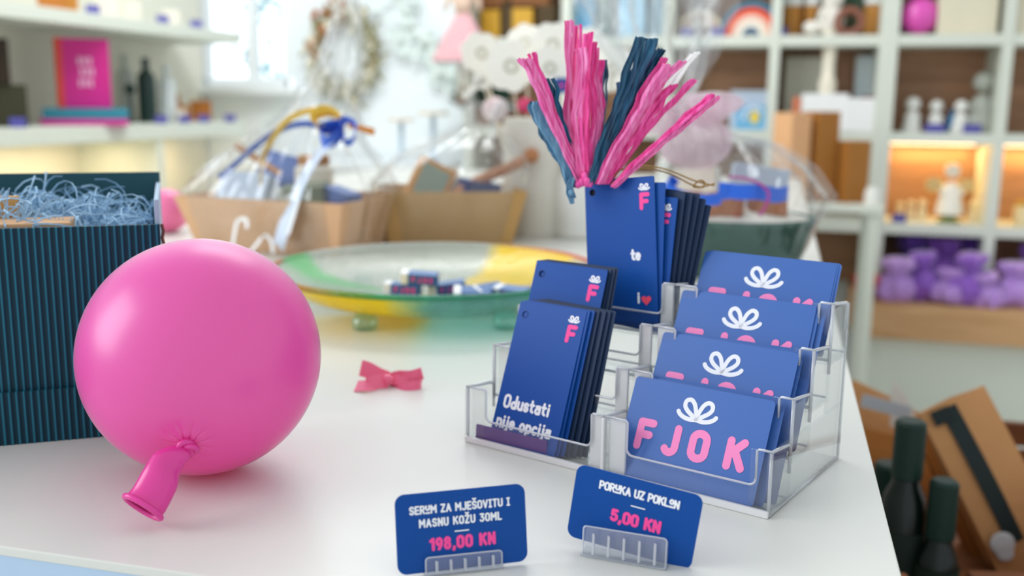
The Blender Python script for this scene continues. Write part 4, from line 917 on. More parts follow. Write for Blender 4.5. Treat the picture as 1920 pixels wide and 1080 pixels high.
# tall vase with felt flowers
VC = onZ(987, 446, 0); VC = V((VC.x, VC.y + .058, TT)); VR = .0555; VH = .197
CONC = pm('pale_concrete', '#e6e2d8', .75, .3, .05, 60, bump=.1, bscale=200)
t = thing('vase', 'tall pale stone vase holding cream felt flowers behind the glass bowl', 'vase', VC)
m = MB(); m.lathe([(0, 0), (VR - .003, 0), (VR, .004), (VR, VH - .002), (VR - .002, VH), (VR - .007, VH - .002), (VR - .007, .02), (0, .02)], 48); m.build('body', CONC, t, smooth='auto')
FELT = pm('cream_felt', '#fbf8ee', .9, .1, .04, 200, sheen=.4); RING = pm('grey_felt', '#cfcdbf', .9, .1, .05, 200)
STICK = wood('stick_wood', '#d9cdb6', '#e6dcc8', (30, 30, 6))
def felt_flower(label, x, y, dY, size, rot, tilt=0, stick=True, mt=FELT):
    c = onY(x, y, VC.y + dY); s = dep(c) / FPX; r = size * s
    M = frameM(c, faceang(c) + tilt, .15, rot)
    t = thing('felt_flower', label, 'felt flower', M=M, group='felt flowers in the tall vase')
    m = MB(); o_ = []
    for i in range(84):
        a = 2 * pi * i / 84; q = r * (1 + .13 * abs(sin(3.5 * a)) - .05); o_.append((q * cos(a), q * sin(a)))
    m.prism(o_, -.002, .002); m.build('petals', mt, t)
    m = MB(); m.lathe([(r * .16, -.003), (r * .30, -.003), (r * .32, 0), (r * .30, .001), (r * .16, .001), (r * .16, -.003)], 28, Matrix.Translation((0, -.0025, 0)) @ Matrix.Rotation(pi / 2, 4, 'X')); m.build('centre_ring', RING, t, smooth='auto')
    if stick:
        b = M.inverted() @ V((VC.x + (c.x - VC.x) * .35, VC.y + dY * .3, VC.z + VH * .4)); m = MB(); m.tube([(0, .003, 0), b.lerp(V((0, .003, 0)), .3), b], .0022, 6); m.build('stem', STICK, t)
    return t
felt_flower('cream felt flower spread widest left over the vase', 902, 100, .02, 38, .3, .3)
felt_flower('large cream felt flower with ring centre low at the left of the vase bunch', 958, 124, -.03, 46, .0)
felt_flower('cream felt flower at the upper left of the vase bunch', 985, 80, .02, 34, .5, -.2)
felt_flower('cream felt flower in the middle of the vase bunch', 1036, 84, .0, 40, .2)
felt_flower('cream felt flower low in the middle just left of the pink raffia', 1030, 128, -.03, 40, .7, .2)
felt_flower('cream felt flower right of the upright pink raffia', 1100, 92, .01, 40, .1, -.1)
felt_flower('cream felt flower low behind the teal raffia', 1150, 130, -.01, 40, .4, -.3)
felt_flower('cream felt flower low at the right of the vase bunch', 1110, 150, -.02, 34, .9, -.2)
o = felt_flower('long cream felt leaf pointing down left from the vase bunch', 905, 150, -.04, 17, .2, .2); 
m = MB(); m.prism(rrect(-.045, -.006, .0, .006, .005), -.002, .002, Matrix.Rotation(-RAD(52), 4, 'Y') @ Matrix.Identity(4)); m.build('leaf_blade', FELT, o)
PALEPK = pm('pale_pink_pompom', '#f2dadd', .9, .1, .05, 150, sheen=.5)
def pompom(label, P, r, mat):
    m = MB(); m.lathe([(r * sin(pi * i / 20), -r * cos(pi * i / 20)) for i in range(21)], 40, Matrix.Translation(P), fn=lambda a, q, z: 1 + .05 * sin(9 * a + z * 600) + .04 * sin(14 * a - z * 900)); return tag(m.build('pompom', mat, smooth=True), label, 'pompom')
pompom('pale pink pompom on the left rim of the tall vase', onY(928, 205, VC.y - .02), .021, PALEPK)
pompom('deep pink pompom low among the stems in the tall vase', onY(985, 198, VC.y - .02), .013, pm('rose_pompom', '#e0567e', .9, .1, .1, 150))
pl = onY(1053, 160, VC.y - .05); o = block('small navy tag hanging among the felt flowers left of the raffia', 'tag', 'hang_tag', pl - V((0, 0, .012)), (.022, .001, .024), faceang(pl), NAVYDK, b=0)
m = MB(); m.box((0, -.0008, .012), (.007, .0004, .005)); m.build('pink_mark', PINKINK2, o)
jar('rounded white ceramic jar just right of the tall vase', onW(1066, 452, 0) + V((0, .06, 0)), .035, .135, pm('white_ceramic', '#eeeeea', .25, .5), pm('white_ceramic', '#eeeeea'))
# pink ball behind the box
bpn = onZ(316, 436, 0); m = MB(); m.sphere(V((bpn.x, bpn.y, TT + .037)), .037, n=32, m=20); tag(m.build('ball', pm('ball_pink', '#f078a8', .35, .5), smooth=True), 'small pink ball on the counter between the gift box and the left kraft tray', 'ball')

# green tub gift basket at the right
GC = V((-.0600, 1.372, TT)); GREEN = pm('dark_green_tub', '#0a5146', .4, .4, .1, 30)
t3 = thing('gift_tub', 'dark green tub gift basket in cellophane behind the card holder', 'gift basket', GC)
m = MB(); m.lathe([(0, 0), (.078, 0), (.080, .003), (.098, .066), (.101, .070), (.101, .076), (.096, .076), (.094, .068), (.076, .008), (0, .008)], 64, fn=lambda a, r, z: 1 + (.012 * sin(24 * a) if z < .066 and r > .07 else 0), ex=1.12); m.build('tub', GREEN, t3, smooth=True)
ga = onY(1250, 222, GC.y) - GC
wrap(t3, lerp_rings([(0, 0, .003, .092, .082, 2, .02), (0, 0, .07, .116, .106, 2, .03), (.008, 0, .105, .122, .108, 2, .06), (.004, 0, .140, .098, .088, 2, .11), (-.01, 0, .170, .066, .06, 2, .18), (ga.x, 0, .2, .026, .024, 2, .25), (ga.x, 0, ga.z - .005, .012, .012, 2, .2), (ga.x - .005, 0, ga.z + .05, .045, .03, 2, .35), (ga.x - .02, 0, ga.z + .11, .070, .04, 2, .42), (ga.x - .035, 0, ga.z + .19, .095, .05, 2, .45)], 5), seed=14, folds=14)
m = MB(); rr = random.Random(4); m.lathe([(0, .066), (.094, .066), (.094, .074), (.05, .086), (0, .088)], 30, fn=lambda a, r, z: 1 + .04 * sin(11 * a), ex=1.1)
o = m.build('paper_filling', pm('white_shred', '#e4e1d6', .8, .2, .15, 120)); o.location = GC; tag(o, 'white shredded paper heaped in the dark green tub', 'paper filling', kind='stuff')
BRN = pm('brown_biscuit', '#a9673c', .7, .2, .15, 60)
for x, y, lb in ((-.055, -.05, 'brown biscuit pouch at the left front of the dark green tub'), (-.005, -.058, 'brown biscuit pouch at the middle front of the dark green tub'), (.05, -.03, 'brown biscuit pouch at the right of the dark green tub')):
    m = MB(); m.box((0, 0, .018), (.050, .032, .036), b=.008); o = m.build('biscuit_pouch', BRN, smooth=True); o.matrix_world = Matrix.Translation(GC + V((x, y, .074))) @ Matrix.Rotation(x * 4, 4, 'Z') @ Matrix.Rotation(-.3, 4, 'X'); tag(o, lb, 'pouch')
block('pale grey box standing at the back of the dark green tub', 'box', 'product_box', GC + V((.03, .035, .078)), (.075, .035, .062), .2, PALEB, tilt=(-.1, .15))
block('white box standing at the back left of the dark green tub', 'box', 'product_box', GC + V((-.045, .03, .078)), (.06, .03, .058), -.2, CREAM, tilt=(-.1, -.1))
bp0 = onY(1350, 375, GC.y - .122); t = thing('ribbon_bow', 'royal blue ribbon tied round the cellophane of the dark green tub', 'bow', M=Matrix.Translation(bp0))
YR = GC.y - .122
rib(px([(1352, 372, 0), (1320, 376, -.004), (1290, 372, -.006), (1262, 360, -.004), (1246, 345, .0)], YR), [.008] * 1 if False else .015, (.1, -.1, 1), BLU, t, 'ribbon_tail')
rib(px([(1262, 352, .002), (1252, 342, .0), (1246, 352, -.01), (1258, 368, -.012)], YR), .022, (.5, -.2, .9), BLU, t)
rib(px([(1354, 356, 0), (1385, 360, -.006), (1420, 360, -.004), (1455, 366, .02), (1478, 362, .04)], YR), .019, (.0, -.1, 1), BLU, t, 'ribbon_tail')
rib(px([(1354, 374, 0), (1356, 356, -.004), (1358, 342, -.004)], YR), .012, (1, 0, 0), BLU, t, 'ribbon_tail')
m = MB(); m.tube(smoothpath([onY(x, y, YR - .006 + d) for x, y, d in ((1365, 332, 0), (1395, 334, 0), (1425, 345, 0), (1441, 362, 0), (1436, 385, 0), (1424, 405, .0))], 6), .0016, 6); tag(m.build('cord', pm('magenta_cord', '#b3338f', .5), smooth=True), 'thin magenta cord curling over the blue ribbon on the dark green tub', 'cord')
TUL = film('pink_tulle', (.99, .90, .94), .5, 1.3, .44, (1.0, .88, .94), tmix=.65)
t = thing('tulle_bow', 'pale pink tulle bow gathered on top of the dark green tub wrap', 'bow', M=Matrix.Translation(onY(1262, 222, GC.y - .03)))
m = MB()
for k, (dx, dz, r, q) in enumerate(((.032, .012, .036, .6), (.03, -.03, .040, .9), (-.03, .0, .03, .7), (.055, .02, .03, .5))):
    m.lathe([(r * sin(pi * i / 14), -r * cos(pi * i / 14)) for i in range(15)], 44, Matrix.Translation((dx, -.01 * k, dz)) @ Matrix.Diagonal((1.1, .7, q, 1)), fn=lambda a, r_, z: 1 + .16 * sin(9 * a + z * 50))
m.build('puffs', TUL, t, smooth=True)
rp = onY(1262, 470, GC.y - .14); m = MB(); m.strip([onY(1226, 425, GC.y - .13), onY(1250, 450, GC.y - .138), onY(1276, 484, GC.y - .14), onY(1290, 512, GC.y - .135)], .023, V((.8, -.3, .5)), .0006)
tag(m.build('ribbon_end', pm('blush_ribbon', '#e4d2d4', .45, .4, .03, 80)), 'blush pink ribbon end hanging down the front of the dark green tub', 'ribbon')
sp_ = onY(1216, 512, GC.y - .125); m = MB(); m.cyl((0, 0, 0), .019, .0006, 28, Matrix.Translation(sp_) @ Matrix.Rotation(pi / 2, 4, 'X')); m.cur = 1; m.cyl((.002, -.003, .0005), .009, .0006, 20, Matrix.Translation(sp_) @ Matrix.Rotation(pi / 2, 4, 'X'))
tag(m.build('sticker', [pm('sticker_pale', '#b9d2e6', .4), pm('sticker_green', '#b7d69a', .4)]), 'small round pale sticker low on the left of the dark green tub', 'sticker')

# ------------------------------------------------------------------ shelving on the back wall, right
PX = [-1.19, -.805, -.42, -.035, .351, .735, 1.12]; BZ = [.790, .453, .115, -.208]; BENZ = -.452
su = thing('shelf_unit', 'white cube shelving with wooden backs against the back wall at the right', 'shelf', ((PX[0] + PX[-1]) / 2, 3.94, 0)); sx0 = (PX[0] + PX[-1]) / 2
for x in PX:
    th_ = .062 if abs(x - .351) < .01 else .036
    m = MB(); m.box((x - sx0, 0, (TT + BENZ + TT + .81) / 2), (th_, .28, .81 - BENZ), b=.002); m.build('post', SHELF, su)
for z in BZ:
    m = MB(); m.box((0, .002, TT + z), (PX[-1] - PX[0] + .03, .276, .038), b=.002); m.build('shelf_board', SHELF, su)
BACKW = wood('shelf_back_wood', '#94694a', '#b88a68', (2, 2, 26), .55)
m = MB(); m.box((0, .135, TT + .17), (PX[-1] - PX[0], .012, 1.24)); m.build('back_panel', BACKW, su)
# low bench under it
bn = thing('bench', 'low white bench with a thick pale wood top under the right shelving', 'bench', (.90, 3.85, 0))
m = MB(); m.box((0, 0, TT + BENZ - .062), (1.22, .46, .124), b=.004); m.build('wood_top', wood('pale_bench_wood', '#b98a5c', '#d3a778', (2, 12, 24), .5), bn)
m = MB(); m.box((.01, .02, (TT + BENZ - .124) / 2), (1.16, .40, TT + BENZ - .124)); m.build('base', SHELF, bn)
# lit cells
LED = glow('warm_led', (1.0, .72, .36), 7)
def led(x0, x1, z, label, power=.9, y=4.03):
    t = thing('led_strip', label, 'light strip', ((x0 + x1) / 2, y, TT + z)); m = MB(); m.box((0, 0, 0), (x1 - x0, .014, .008)); m.build('diffuser', LED, t)
    l = bpy.data.lights.new('led_light', 'AREA'); l.shape = 'RECTANGLE'; l.size = (x1 - x0) * .95; l.size_y = .02; l.energy = power; l.color = (1, .66, .26)
    o = bpy.data.objects.new('led_light', l); COL.objects.link(o); o.parent = t; o.location = (0, 0, -.008); o.rotation_euler = (RAD(-12), 0, 0)
led(.40, .70, .090, 'warm light strip under the shelf above the glass angel'); led(.77, 1.08, .090, 'warm light strip in the lit cell at the far right')
YI = 3.90
def sp3(x, y, Y=YI, row=None):
    """point of the photograph on plane Y, put on the shelf board of its row"""
    p = onY(x, y, Y)
    if row is not None: p.z = TT + (BZ[row] + .0195 if row < 4 else BENZ)
    return p
sc = YI / FPX * .99
PURP = pm('indigo_tag', '#4b4896', .5, .4, .05, 60)
def shelf_tag(label, x, y, row, Y=3.83, w_=.05, h_=.032, plane=None, z=None):
    p = sp3(x, y, Y, row) if plane is None else plane
    t = thing('price_tag', label, 'price tag', p, faceang(p)); m = MB(); m.prism([(-w_ / 2, 0), (w_ / 2, 0), (w_ / 2, h_), (-w_ / 2, h_)], 0, .0015, Matrix.Rotation(-.25, 4, 'X')); m.prism([(-w_ / 2, 0), (w_ / 2, 0), (w_ / 2, h_), (-w_ / 2, h_)], 0, .0015, Matrix.Translation((0, .018, 0)) @ Matrix.Rotation(.25, 4, 'X')); m.build('folded_card', PURP, t); return t
def lathe_thing(name, label, cat, P, prof, mat, n=28, group=None, ex=1, ey=1):
    m = MB(); m.lathe(prof, n, ex=ex, ey=ey); o = m.build(name, mat, smooth='auto'); o.location = P; return tag(o, label, cat, group)
def rainbow(label, P, R, cols, thick, door=True):
    t = thing('rainbow_ornament', label, 'ornament', P, faceang(P) * .3); r1 = R
    for i, c in enumerate(cols):
        r0 = r1 - R * .17; m = MB(); m.prism(arc(0, 0, r1, r1 * 1.12, 0, 180, 24) + arc(0, 0, r0, r0 * 1.12, 180, 0, 24), -thick / 2, thick / 2); m.build('arch', pm('arch_' + c[1:], c, .7, .2, .05, 60), t); r1 = r0 - R * .012
    return t
rainbow('small beige and maroon rainbow arch ornament on the upper shelf', sp3(1312, 60, YI, 1), .088, ['#d9c9a8', '#9a6a62', '#e6d6c0', '#5a463a'], .05)
rainbow('large blue, orange and white rainbow arch ornament on the upper shelf', sp3(1408, 60, YI, 1), .115, ['#3f7890', '#e8502c', '#f0c8b8', '#f2eadc', '#54718c'], .05)
for x, lb in ((1345, 'indigo price tag between the two rainbow ornaments'), (1462, 'indigo price tag right of the orange rainbow ornament'), (1288, 'indigo price tag left of the maroon rainbow ornament')): shelf_tag(lb, x, 64, 1)
TUBE = pm('kraft_tube', '#b8803e', .65, .25, .06, 30); TUBEC = pm('tube_cap', '#e3e6e4', .5)
for x, r, lb in ((1484, .034, 'leftmost kraft tube with white cap on the upper shelf'), (1521, .028, 'kraft tube left of the plush toy on the upper shelf'), (1637, .037, 'wide kraft tube right of the plush toy on the upper shelf')):
    t = thing('kraft_tube', lb, 'tube', sp3(x, 60, YI + .03, 1)); m = MB(); m.cyl((0, 0, 0), r, .11, 28); m.build('tube', TUBE, t, smooth='auto'); m = MB(); m.cyl((0, 0, .111), r * 1.03, .05, 28, b=.003); m.build('cap', TUBEC, t, smooth='auto')
# plush with a little wreath
pb = sp3(1556, 62, YI - .03, 1); t = thing('plush_toy', 'white plush animal holding a brown wreath on the upper shelf', 'plush toy', pb)
PLU = pm('white_plush', '#ebe6dc', .95, .1, .05, 120, sheen=.5)
m = MB(); m.sphere((0, 0, .055), .048, sq=(1, .85, 1.15)); m.sphere((.004, -.005, .125), .036, sq=(1, .9, 1)); m.sphere((-.062, -.01, .03), .03, sq=(1.1, .8, .8)); m.sphere((.03, -.01, .165), .014, sq=(.7, .6, 1.5)); m.sphere((-.024, -.01, .163), .014, sq=(.7, .6, 1.5)); m.sphere((-.03, -.03, .075), .018, sq=(.8, .8, 1.4)); m.build('body', PLU, t, smooth=True)
m = MB(); m.tube([(.062 + .040 * cos(2 * pi * i / 32), -.05, .045 + .040 * sin(2 * pi * i / 32)) for i in range(32)], .013, 8, closed=True); m.build('wreath', pm('brown_twig_wreath', '#8f5f50', .9, .1, .3, 90), t, smooth=True)
m = MB(); rr = random.Random(9)
for k in range(90):
    p = V((rr.gauss(.02, .05), .05 + rr.gauss(0, .012), rr.uniform(.02, .2))); d = V((rr.gauss(0, 1), rr.gauss(0, .3), rr.gauss(.4, 1))).normalized() * .022; e = d.cross(V((0, 1, 0))).normalized() * .007
    m.add([p - d, p + e, p + d, p - e, ], [(0, 1, 2, 3)])
m.tube([(.02, .05, 0), (.02, .05, .12)], .004, 6)
o = m.build('foliage', pm('dark_foliage', '#3b5d4c', .7, .2, .2, 60)); o.location = pb + V((.02, 0, 0)); tag(o, 'dark green foliage sprig behind the white plush on the upper shelf', 'plant')
# pink ball and cream books, upper right
m = MB(); c = sp3(1721, 68, YI - .02, 1); m.sphere(c + V((0, 0, .066)), .066, n=36, m=24); tag(m.build('balloon', pm('pink_ball_magenta', '#e052b4', .28, .5, coat=.3), smooth=True), 'round pink balloon on the upper right shelf', 'balloon')
CRB = pm('cream_board', '#ded6bd', .6, .3, .06, 12)
for i, (x, wpx, hgt) in enumerate(((1800, 84, .24), (1852, 14, .27), (1908, 20, .25), (1930, 18, .26), (1952, 20, .26))):
    p = sp3(x, 66, YI, 1); block(('broad cream board beside the pink balloon on the upper right shelf', 'first thin cream book right of the broad board', 'second thin cream book right of the broad board', 'third thin cream book right of the broad board', 'cream book farthest right beyond the frame edge')[i], 'book', 'cream_book', p, (wpx * sc, .14, hgt), 0, CRB, b=.003)
# upper left cells: brown and golden boxes, pale blue pictures
GOLD = pm('golden_box', '#c99a2c', .5, .4, .08, 20); DKB = pm('dark_brown_box', '#4a3a20', .6, .3, .1, 20)
for x, y, wp, hp, mt, lb in ((925, 66, 36, 52, GOLD, 'golden box left on the shelf behind the felt flowers'), (984, 66, 40, 54, GOLD, 'golden box right of its twin on the shelf behind the felt flowers'), (956, 66, 22, 70, DKB, 'dark brown box between the two golden boxes'), (1028, 66, 34, 60, DKB, 'dark brown box right of the golden boxes')):
    p = sp3(x, y, YI, 1); block(lb, 'box', 'gift_box', p, (wp * sc, .09, hp * sc), 0, mt)
for x, y, wp, hp, mt, lb in ((930, 66, 80, 30, pm('brown_parcel', '#7c4f2a', .6, .3, .1, 20), 'brown parcel lying across the left golden box'), (1000, 66, 70, 30, pm('brown_parcel', '#7c4f2a'), 'brown parcel lying across the right golden box')):
    p = sp3(x, y, YI, 1); p.z += (56 if x < 950 else 58) * sc + (.0 if x < 950 else .0); block(lb, 'parcel', 'parcel', p, (wp * sc, .09, hp * sc), 0, mt)
SKY_ = pm('sky_blue_box', '#6fb0d8', .5, .4, .06, 20)
for x, wp, hgt, mt, lb in ((1095, 46, .20, SKY_, 'sky blue box behind the upright pink raffia'), (1136, 26, .17, pm('bottle_green_box', '#1f5a52', .5, .4, .1, 20), 'bottle green box right of the sky blue box'), (1185, 50, .20, pm('ice_blue_box', '#a9cde4', .5, .4, .06, 20), 'ice blue box behind the teal raffia tips'), (1235, 34, .16, pm('grey_blue_box', '#8ea6b4', .5, .4, .06, 20), 'grey blue box left of the maroon rainbow')):
    p = sp3(x, 66, YI + .03, 1); block(lb, 'box', 'gift_box', p, (wp * sc, .06, hgt), 0, mt)
p = sp3(903, 250, YI - .02, 2); t = thing('potted_plant', 'dark green potted plant in the shelf cell left of the tall vase top', 'plant', p); m = MB(); m.lathe([(0, 0), (.035, 0), (.045, .07), (.040, .072), (.038, .06), (0, .055)], 24); m.build('pot', pm('rust_pot', '#8a5a34', .7), t, smooth='auto')
m = MB(); rr = random.Random(6)
for k in range(80):
    d = V((rr.gauss(0, 1), rr.gauss(0, .6), rr.uniform(.2, 1.6))).normalized(); b_ = V((0, 0, .06)); q = b_ + d * rr.uniform(.05, .12); e = d.cross(V((.2, 1, .1))).normalized() * .014; m.add([q - d * .03, q + e, q + d * .035, q - e], [(0, 1, 2, 3)])
m.build('foliage', pm('deep_green_leaf', '#123c2c', .5, .4, .2, 40), t)
# second row
for x, wp, hgt, mt, lb, dy in ((1404, 72, .145, pm('lavender_white_box', '#c9d3e2', .5, .4, .05, 20), 'pale lavender box at the back behind the blue picture box', .06), (1411, 62, .088, SKY_, 'blue picture box with a yellow mark left of the kraft boxes', .0)):
    p = sp3(x, 250, YI + dy, 2); o = block(lb, 'box', 'picture_box', p, (wp * sc, .05, hgt), 0, mt)
m = MB(); m.sphere((.005, -.026, .045), .019, sq=(.9, .12, 1.2)); m.build('yellow_mark', pm('yellow_print', '#f3cf30', .5), o, smooth=True)
m = MB(); m.tube([(.03 * cos(RAD(a)) * 1.2, -.0255, .045 + .035 * sin(RAD(a))) for a in range(30, 200, 15)], .005, 6); m.build('white_arc', WHITEINK, o)
for x, wp, hgt, mt, lb, dz in ((1503, 70, .27, pm('pale_print', '#c8c6b8', .6, .3, .06, 14), 'pale beige print leaning at the left back of the middle cell', .07), (1630, 62, .275, pm('ice_print', '#cfdbe0', .5, .4, .05, 14), 'pale blue grey print leaning at the right back of the middle cell', .07)):
    p = sp3(x, 250, YI + dz, 2); block(lb, 'print', 'framed_print', p, (wp * sc, .012, hgt), 0, mt, tilt=(-.08, 0))
p = sp3(1545, 255, YI - .05, 2); p.z += .134; lathe_thing('candle', 'tall cream pillar candle on the white card box', 'candle', p, [(0, 0), (.026, 0), (.03, .012), (.031, .045), (.023, .055), (.022, .10), (.026, .20), (.024, .215), (0, .22)], pm('cream_wax', '#ece4d2', .5, .3, .04, 30, sss=.2))
p = sp3(1542, 252, YI - .05, 2); o = block('white gift box with a small red mark under the cream candle', 'box', 'gift_box', p, (78 * sc, .10, .133), 0, pm('white_box', '#f0f1ef', .5, .3, .02, 30))
m = MB(); m.sphere((-.008, -.0505, .05), .013, sq=(1, .15, 1)); m.build('red_mark', pm('coral_print', '#ee6a58', .5), o, smooth=True)
p = sp3(1614, 252, YI - .06, 2); o = block('small white carton with a dark red tie at the right of the middle cell', 'carton', 'carton', p, (54 * sc, .07, .118), .08, pm('white_box', '#f0f1ef'))
m = MB(); m.box((.012, 0, .121), (.045, .03, .008), b=.002); m.build('tie', pm('dark_red_tie', '#7a3526', .6), o)
p = sp3(1491, 252, YI - .09, 2); lathe_thing('candle', 'slim terracotta candle left of the white gift box', 'candle', p, [(0, 0), (.015, 0), (.015, .115), (.012, .12), (0, .12)], pm('terracotta', '#c9734e', .7))
# white figurines
FIG = pm('white_figurine', '#e9e8e2', .5, .4, .03, 40); FIGG = pm('grey_figurine', '#a9aca2', .6, .3, .05, 40)
def figurine(label, P, h, mat, wings=False, head=.2, n=26):
    t = thing('figurine', label, 'figurine', P); r = h * .26
    m = MB(); m.lathe([(0, 0), (r, 0), (r * 1.02, h * .03), (r * .86, h * .25), (r * .55, h * .5), (r * .32, h * .62), (0, h * .64)], n); m.sphere((0, 0, h * (1 - head) + .0), h * head, n=20, m=12); m.build('body', mat, t, smooth='auto')
    for s in (-1, 1):
        m = MB(); m.tube([(s * r * .35, 0, h * .56), (s * r * .75, -r * .35, h * .42), (s * r * .35, -r * .7, h * .36)], [r * .17, r * .15, r * .12], 8); m.build('arm', mat, t, smooth=True)
    if wings:
        for s in (-1, 1):
            m = MB(); m.sphere((s * r * 1.1, r * .4, h * .56), h * .19, sq=(1.0, .18, .75)); m.build('wing', pm('glass_amber', '#e0c58a', .2, .5), t, smooth=True)
    return t
figurine('white angel figurine first from left above the lit cell', sp3(1708, 250, YI, 2), .125, FIG); figurine('white figurine second from left above the lit cell', sp3(1752, 250, YI + .02, 2), .115, FIG)
figurine('white figurine third from left with a blue bottle beside it', sp3(1798, 250, YI - .01, 2), .115, FIG)
t = figurine('tall grey figurine with a big round head at the right above the lit cell', sp3(1836, 250, YI + .01, 2), .215, FIGG, head=.17)
lathe_thing('bottle', 'small blue bottle between the white figurines', 'bottle', sp3(1782, 250, YI + .05, 2), [(0, 0), (.017, 0), (.018, .05), (.008, .065), (.008, .08), (0, .08)], pm('blue_glass', '#2f86bd', .2, .5))
lathe_thing('bottle', 'small dark teal bottle before the tall grey figurine', 'bottle', sp3(1822, 250, YI + .05, 2), [(0, 0), (.014, 0), (.015, .055), (.007, .07), (.007, .085), (0, .085)], pm('teal_glass', '#10474c', .2, .5))
shelf_tag('indigo price tag under the second white figurine', 1752, 250, 2, w_=.065); shelf_tag('indigo price tag before the tall grey figurine', 1822, 250, 2, w_=.058)
# lit cell
figurine('glowing glass angel with amber wings in the lit cell', sp3(1778, 412, YI, 3) + V((0, 0, .03)), .185, pm('lit_glass_white', '#f3eee2', .25, .5, .03, 40), wings=True, head=.15)
lathe_thing('glass_stand', 'green glass stand under the amber winged angel', 'stand', sp3(1778, 412, YI, 3), [(0, 0), (.04, 0), (.042, .006), (.026, .012), (.024, .026), (.03, .03), (0, .03)], pm('olive_glass', '#7b8a4a', .2, .5))
IV = pm('ivory_figure', '#f2dfb4', .5, .3, .05, 40)
for i, (x, h) in enumerate(((1686, .068), (1706, .075), (1727, .078), (1822, .078), (1840, .06), (1858, .080))):
    figurine('tiny ivory figurine, %s in the row across the lit cell' % ['leftmost', 'second from left', 'third from left', 'first right of the angel', 'second right of the angel', 'rightmost'][i], sp3(x, 412, YI + .02, 3), h, IV, head=.19, n=18)
shelf_tag('indigo price tag at the left front of the lit cell', 1685, 412, 3, w_=.05)
jar('pale gold jar in the lit cell at the right edge', sp3(1916, 412, YI, 3), .03, .085, IV, GOLD)
jar('cream jar at the left in the lit far right cell', sp3(1945, 412, YI, 3), .03, .065, IV, IV)
# lavender pouches on the bench
LAV = pm('lavender_organza', '#8a55bd', .55, .3, .18, 40, sheen=.6); LAVL = pm('lilac_organza', '#b58ad4', .55, .3, .16, 40, sheen=.6); LAVD = pm('deep_violet', '#4e2a86', .6, .3, .2, 40, sheen=.4)
def pouch(label, P, r, h, mat, rz, lean=0):
    M = Matrix.Translation(P) @ Matrix.Rotation(rz, 4, 'Z') @ Matrix.Rotation(lean, 4, 'X'); t = thing('lavender_pouch', label, 'pouch', M=M, group='lavender pouches on the bench')
    m = MB(); sd_ = rz * 7
    m.lathe([(0, 0), (r * .8, 0)] + [(r * q, h * z) for q, z in ((.98, .1), (1.06, .22), (1.04, .36), (.9, .48), (.62, .58), (.42, .62), (.48, .68), (.72, .80), (.80, .92), (.66, 1.0), (.3, .96), (0, .9))], 56, fn=lambda a, q, z: 1 + .10 * sin(8 * a + z * 30 + sd_) + .28 * noise.noise((cos(a) * 1.8 + sd_, sin(a) * 1.8, z * 22)), ey=.8); m.build('bag', mat, t, smooth=True)
    m = MB(); m.tube([(r * .44 * cos(2 * pi * i / 20), r * .36 * sin(2 * pi * i / 20), h * .62) for i in range(20)], r * .05, 6, closed=True); m.build('tie', mat, t, smooth=True); return t
for i, (x, Y, r, h, mt, ln) in enumerate(((1678, 3.72, .072, .15, LAVL, .1), (1730, 3.76, .075, .17, LAV, -.1), (1776, 3.70, .068, .12, LAVL, .25), (1812, 3.71, .070, .18, LAV, -.05), (1850, 3.70, .066, .12, LAVL, .2), (1905, 3.74, .08, .15, LAVL, 0), (1700, 3.90, .08, .22, LAVD, 0), (1760, 3.92, .08, .21, LAV, 0), (1818, 3.93, .075, .22, LAVD, 0), (1935, 3.92, .08, .20, LAV, 0))):
    p = onY(x, 560, Y); p.z = TT + BENZ
    pouch('%s lavender pouch %s on the wooden bench' % (('lilac' if mt is LAVL else 'purple' if mt is LAV else 'deep violet'), ['at the left front', 'second from left', 'front of the middle', 'upright right of the middle', 'low at the right of the middle', 'at the right front', 'at the left back', 'at the middle back', 'at the right of the back row', 'at the far right back'][i]), p, r, h, mt, i * 1.3, ln)
p = onY(1606, 560, 3.74); p.z = TT + BENZ; p.x = .335
lathe_thing('pot', 'small coral red pot at the left end of the bench', 'pot', p, [(0, 0), (.038, 0), (.050, .06), (.052, .075), (.045, .078), (.043, .07), (.03, .01), (0, .01)], pm('coral_red', '#e2513e', .5, .4))

# white side table with kraft boxes beyond the counter
TBZ = -.085; tb = thing('side_table', 'white side table behind the far end of the counter', 'table', (.145, 3.45, 0))
m = MB(); m.box((0, 0, TT + TBZ - .012), (.36, .30, .024), b=.003); m.build('tabletop', SHELF, tb)
for sx_ in (-1, 1):
    for sy_ in (-1, 1):
        m = MB(); m.box((sx_ * .155, sy_ * .125, (TT + TBZ - .024) / 2), (.032, .032, TT + TBZ - .024)); m.build('leg', SHELF, tb)
KD = pm('kraft_box_brown', '#a26b30', .6, .25, .08, 20); KL = pm('kraft_box_light', '#dca97c', .65, .2, .05, 20)
for x, Yk, wd, hp, rz, mt, lb in ((1477, 3.38, .085, 158, .75, KL, 'tall light kraft box leftmost on the white side table'), (1530, 3.44, .085, 158, .62, KD, 'tall brown kraft box in the middle on the white side table'), (1592, 3.44, .080, 108, .5, KD, 'shorter brown kraft box at the right on the white side table')):
    p = onY(x, 380, Yk); p.z = TT + TBZ; block(lb, 'box', 'kraft_gift_box', p, (wd, wd, hp * Yk / FPX), rz, mt, b=.003)
p = onY(1634, 400, 3.44); jar('white lidded pot at the right front of the side table', V((.295, 3.36, TT + TBZ)), .024, .055, FIG, FIG)

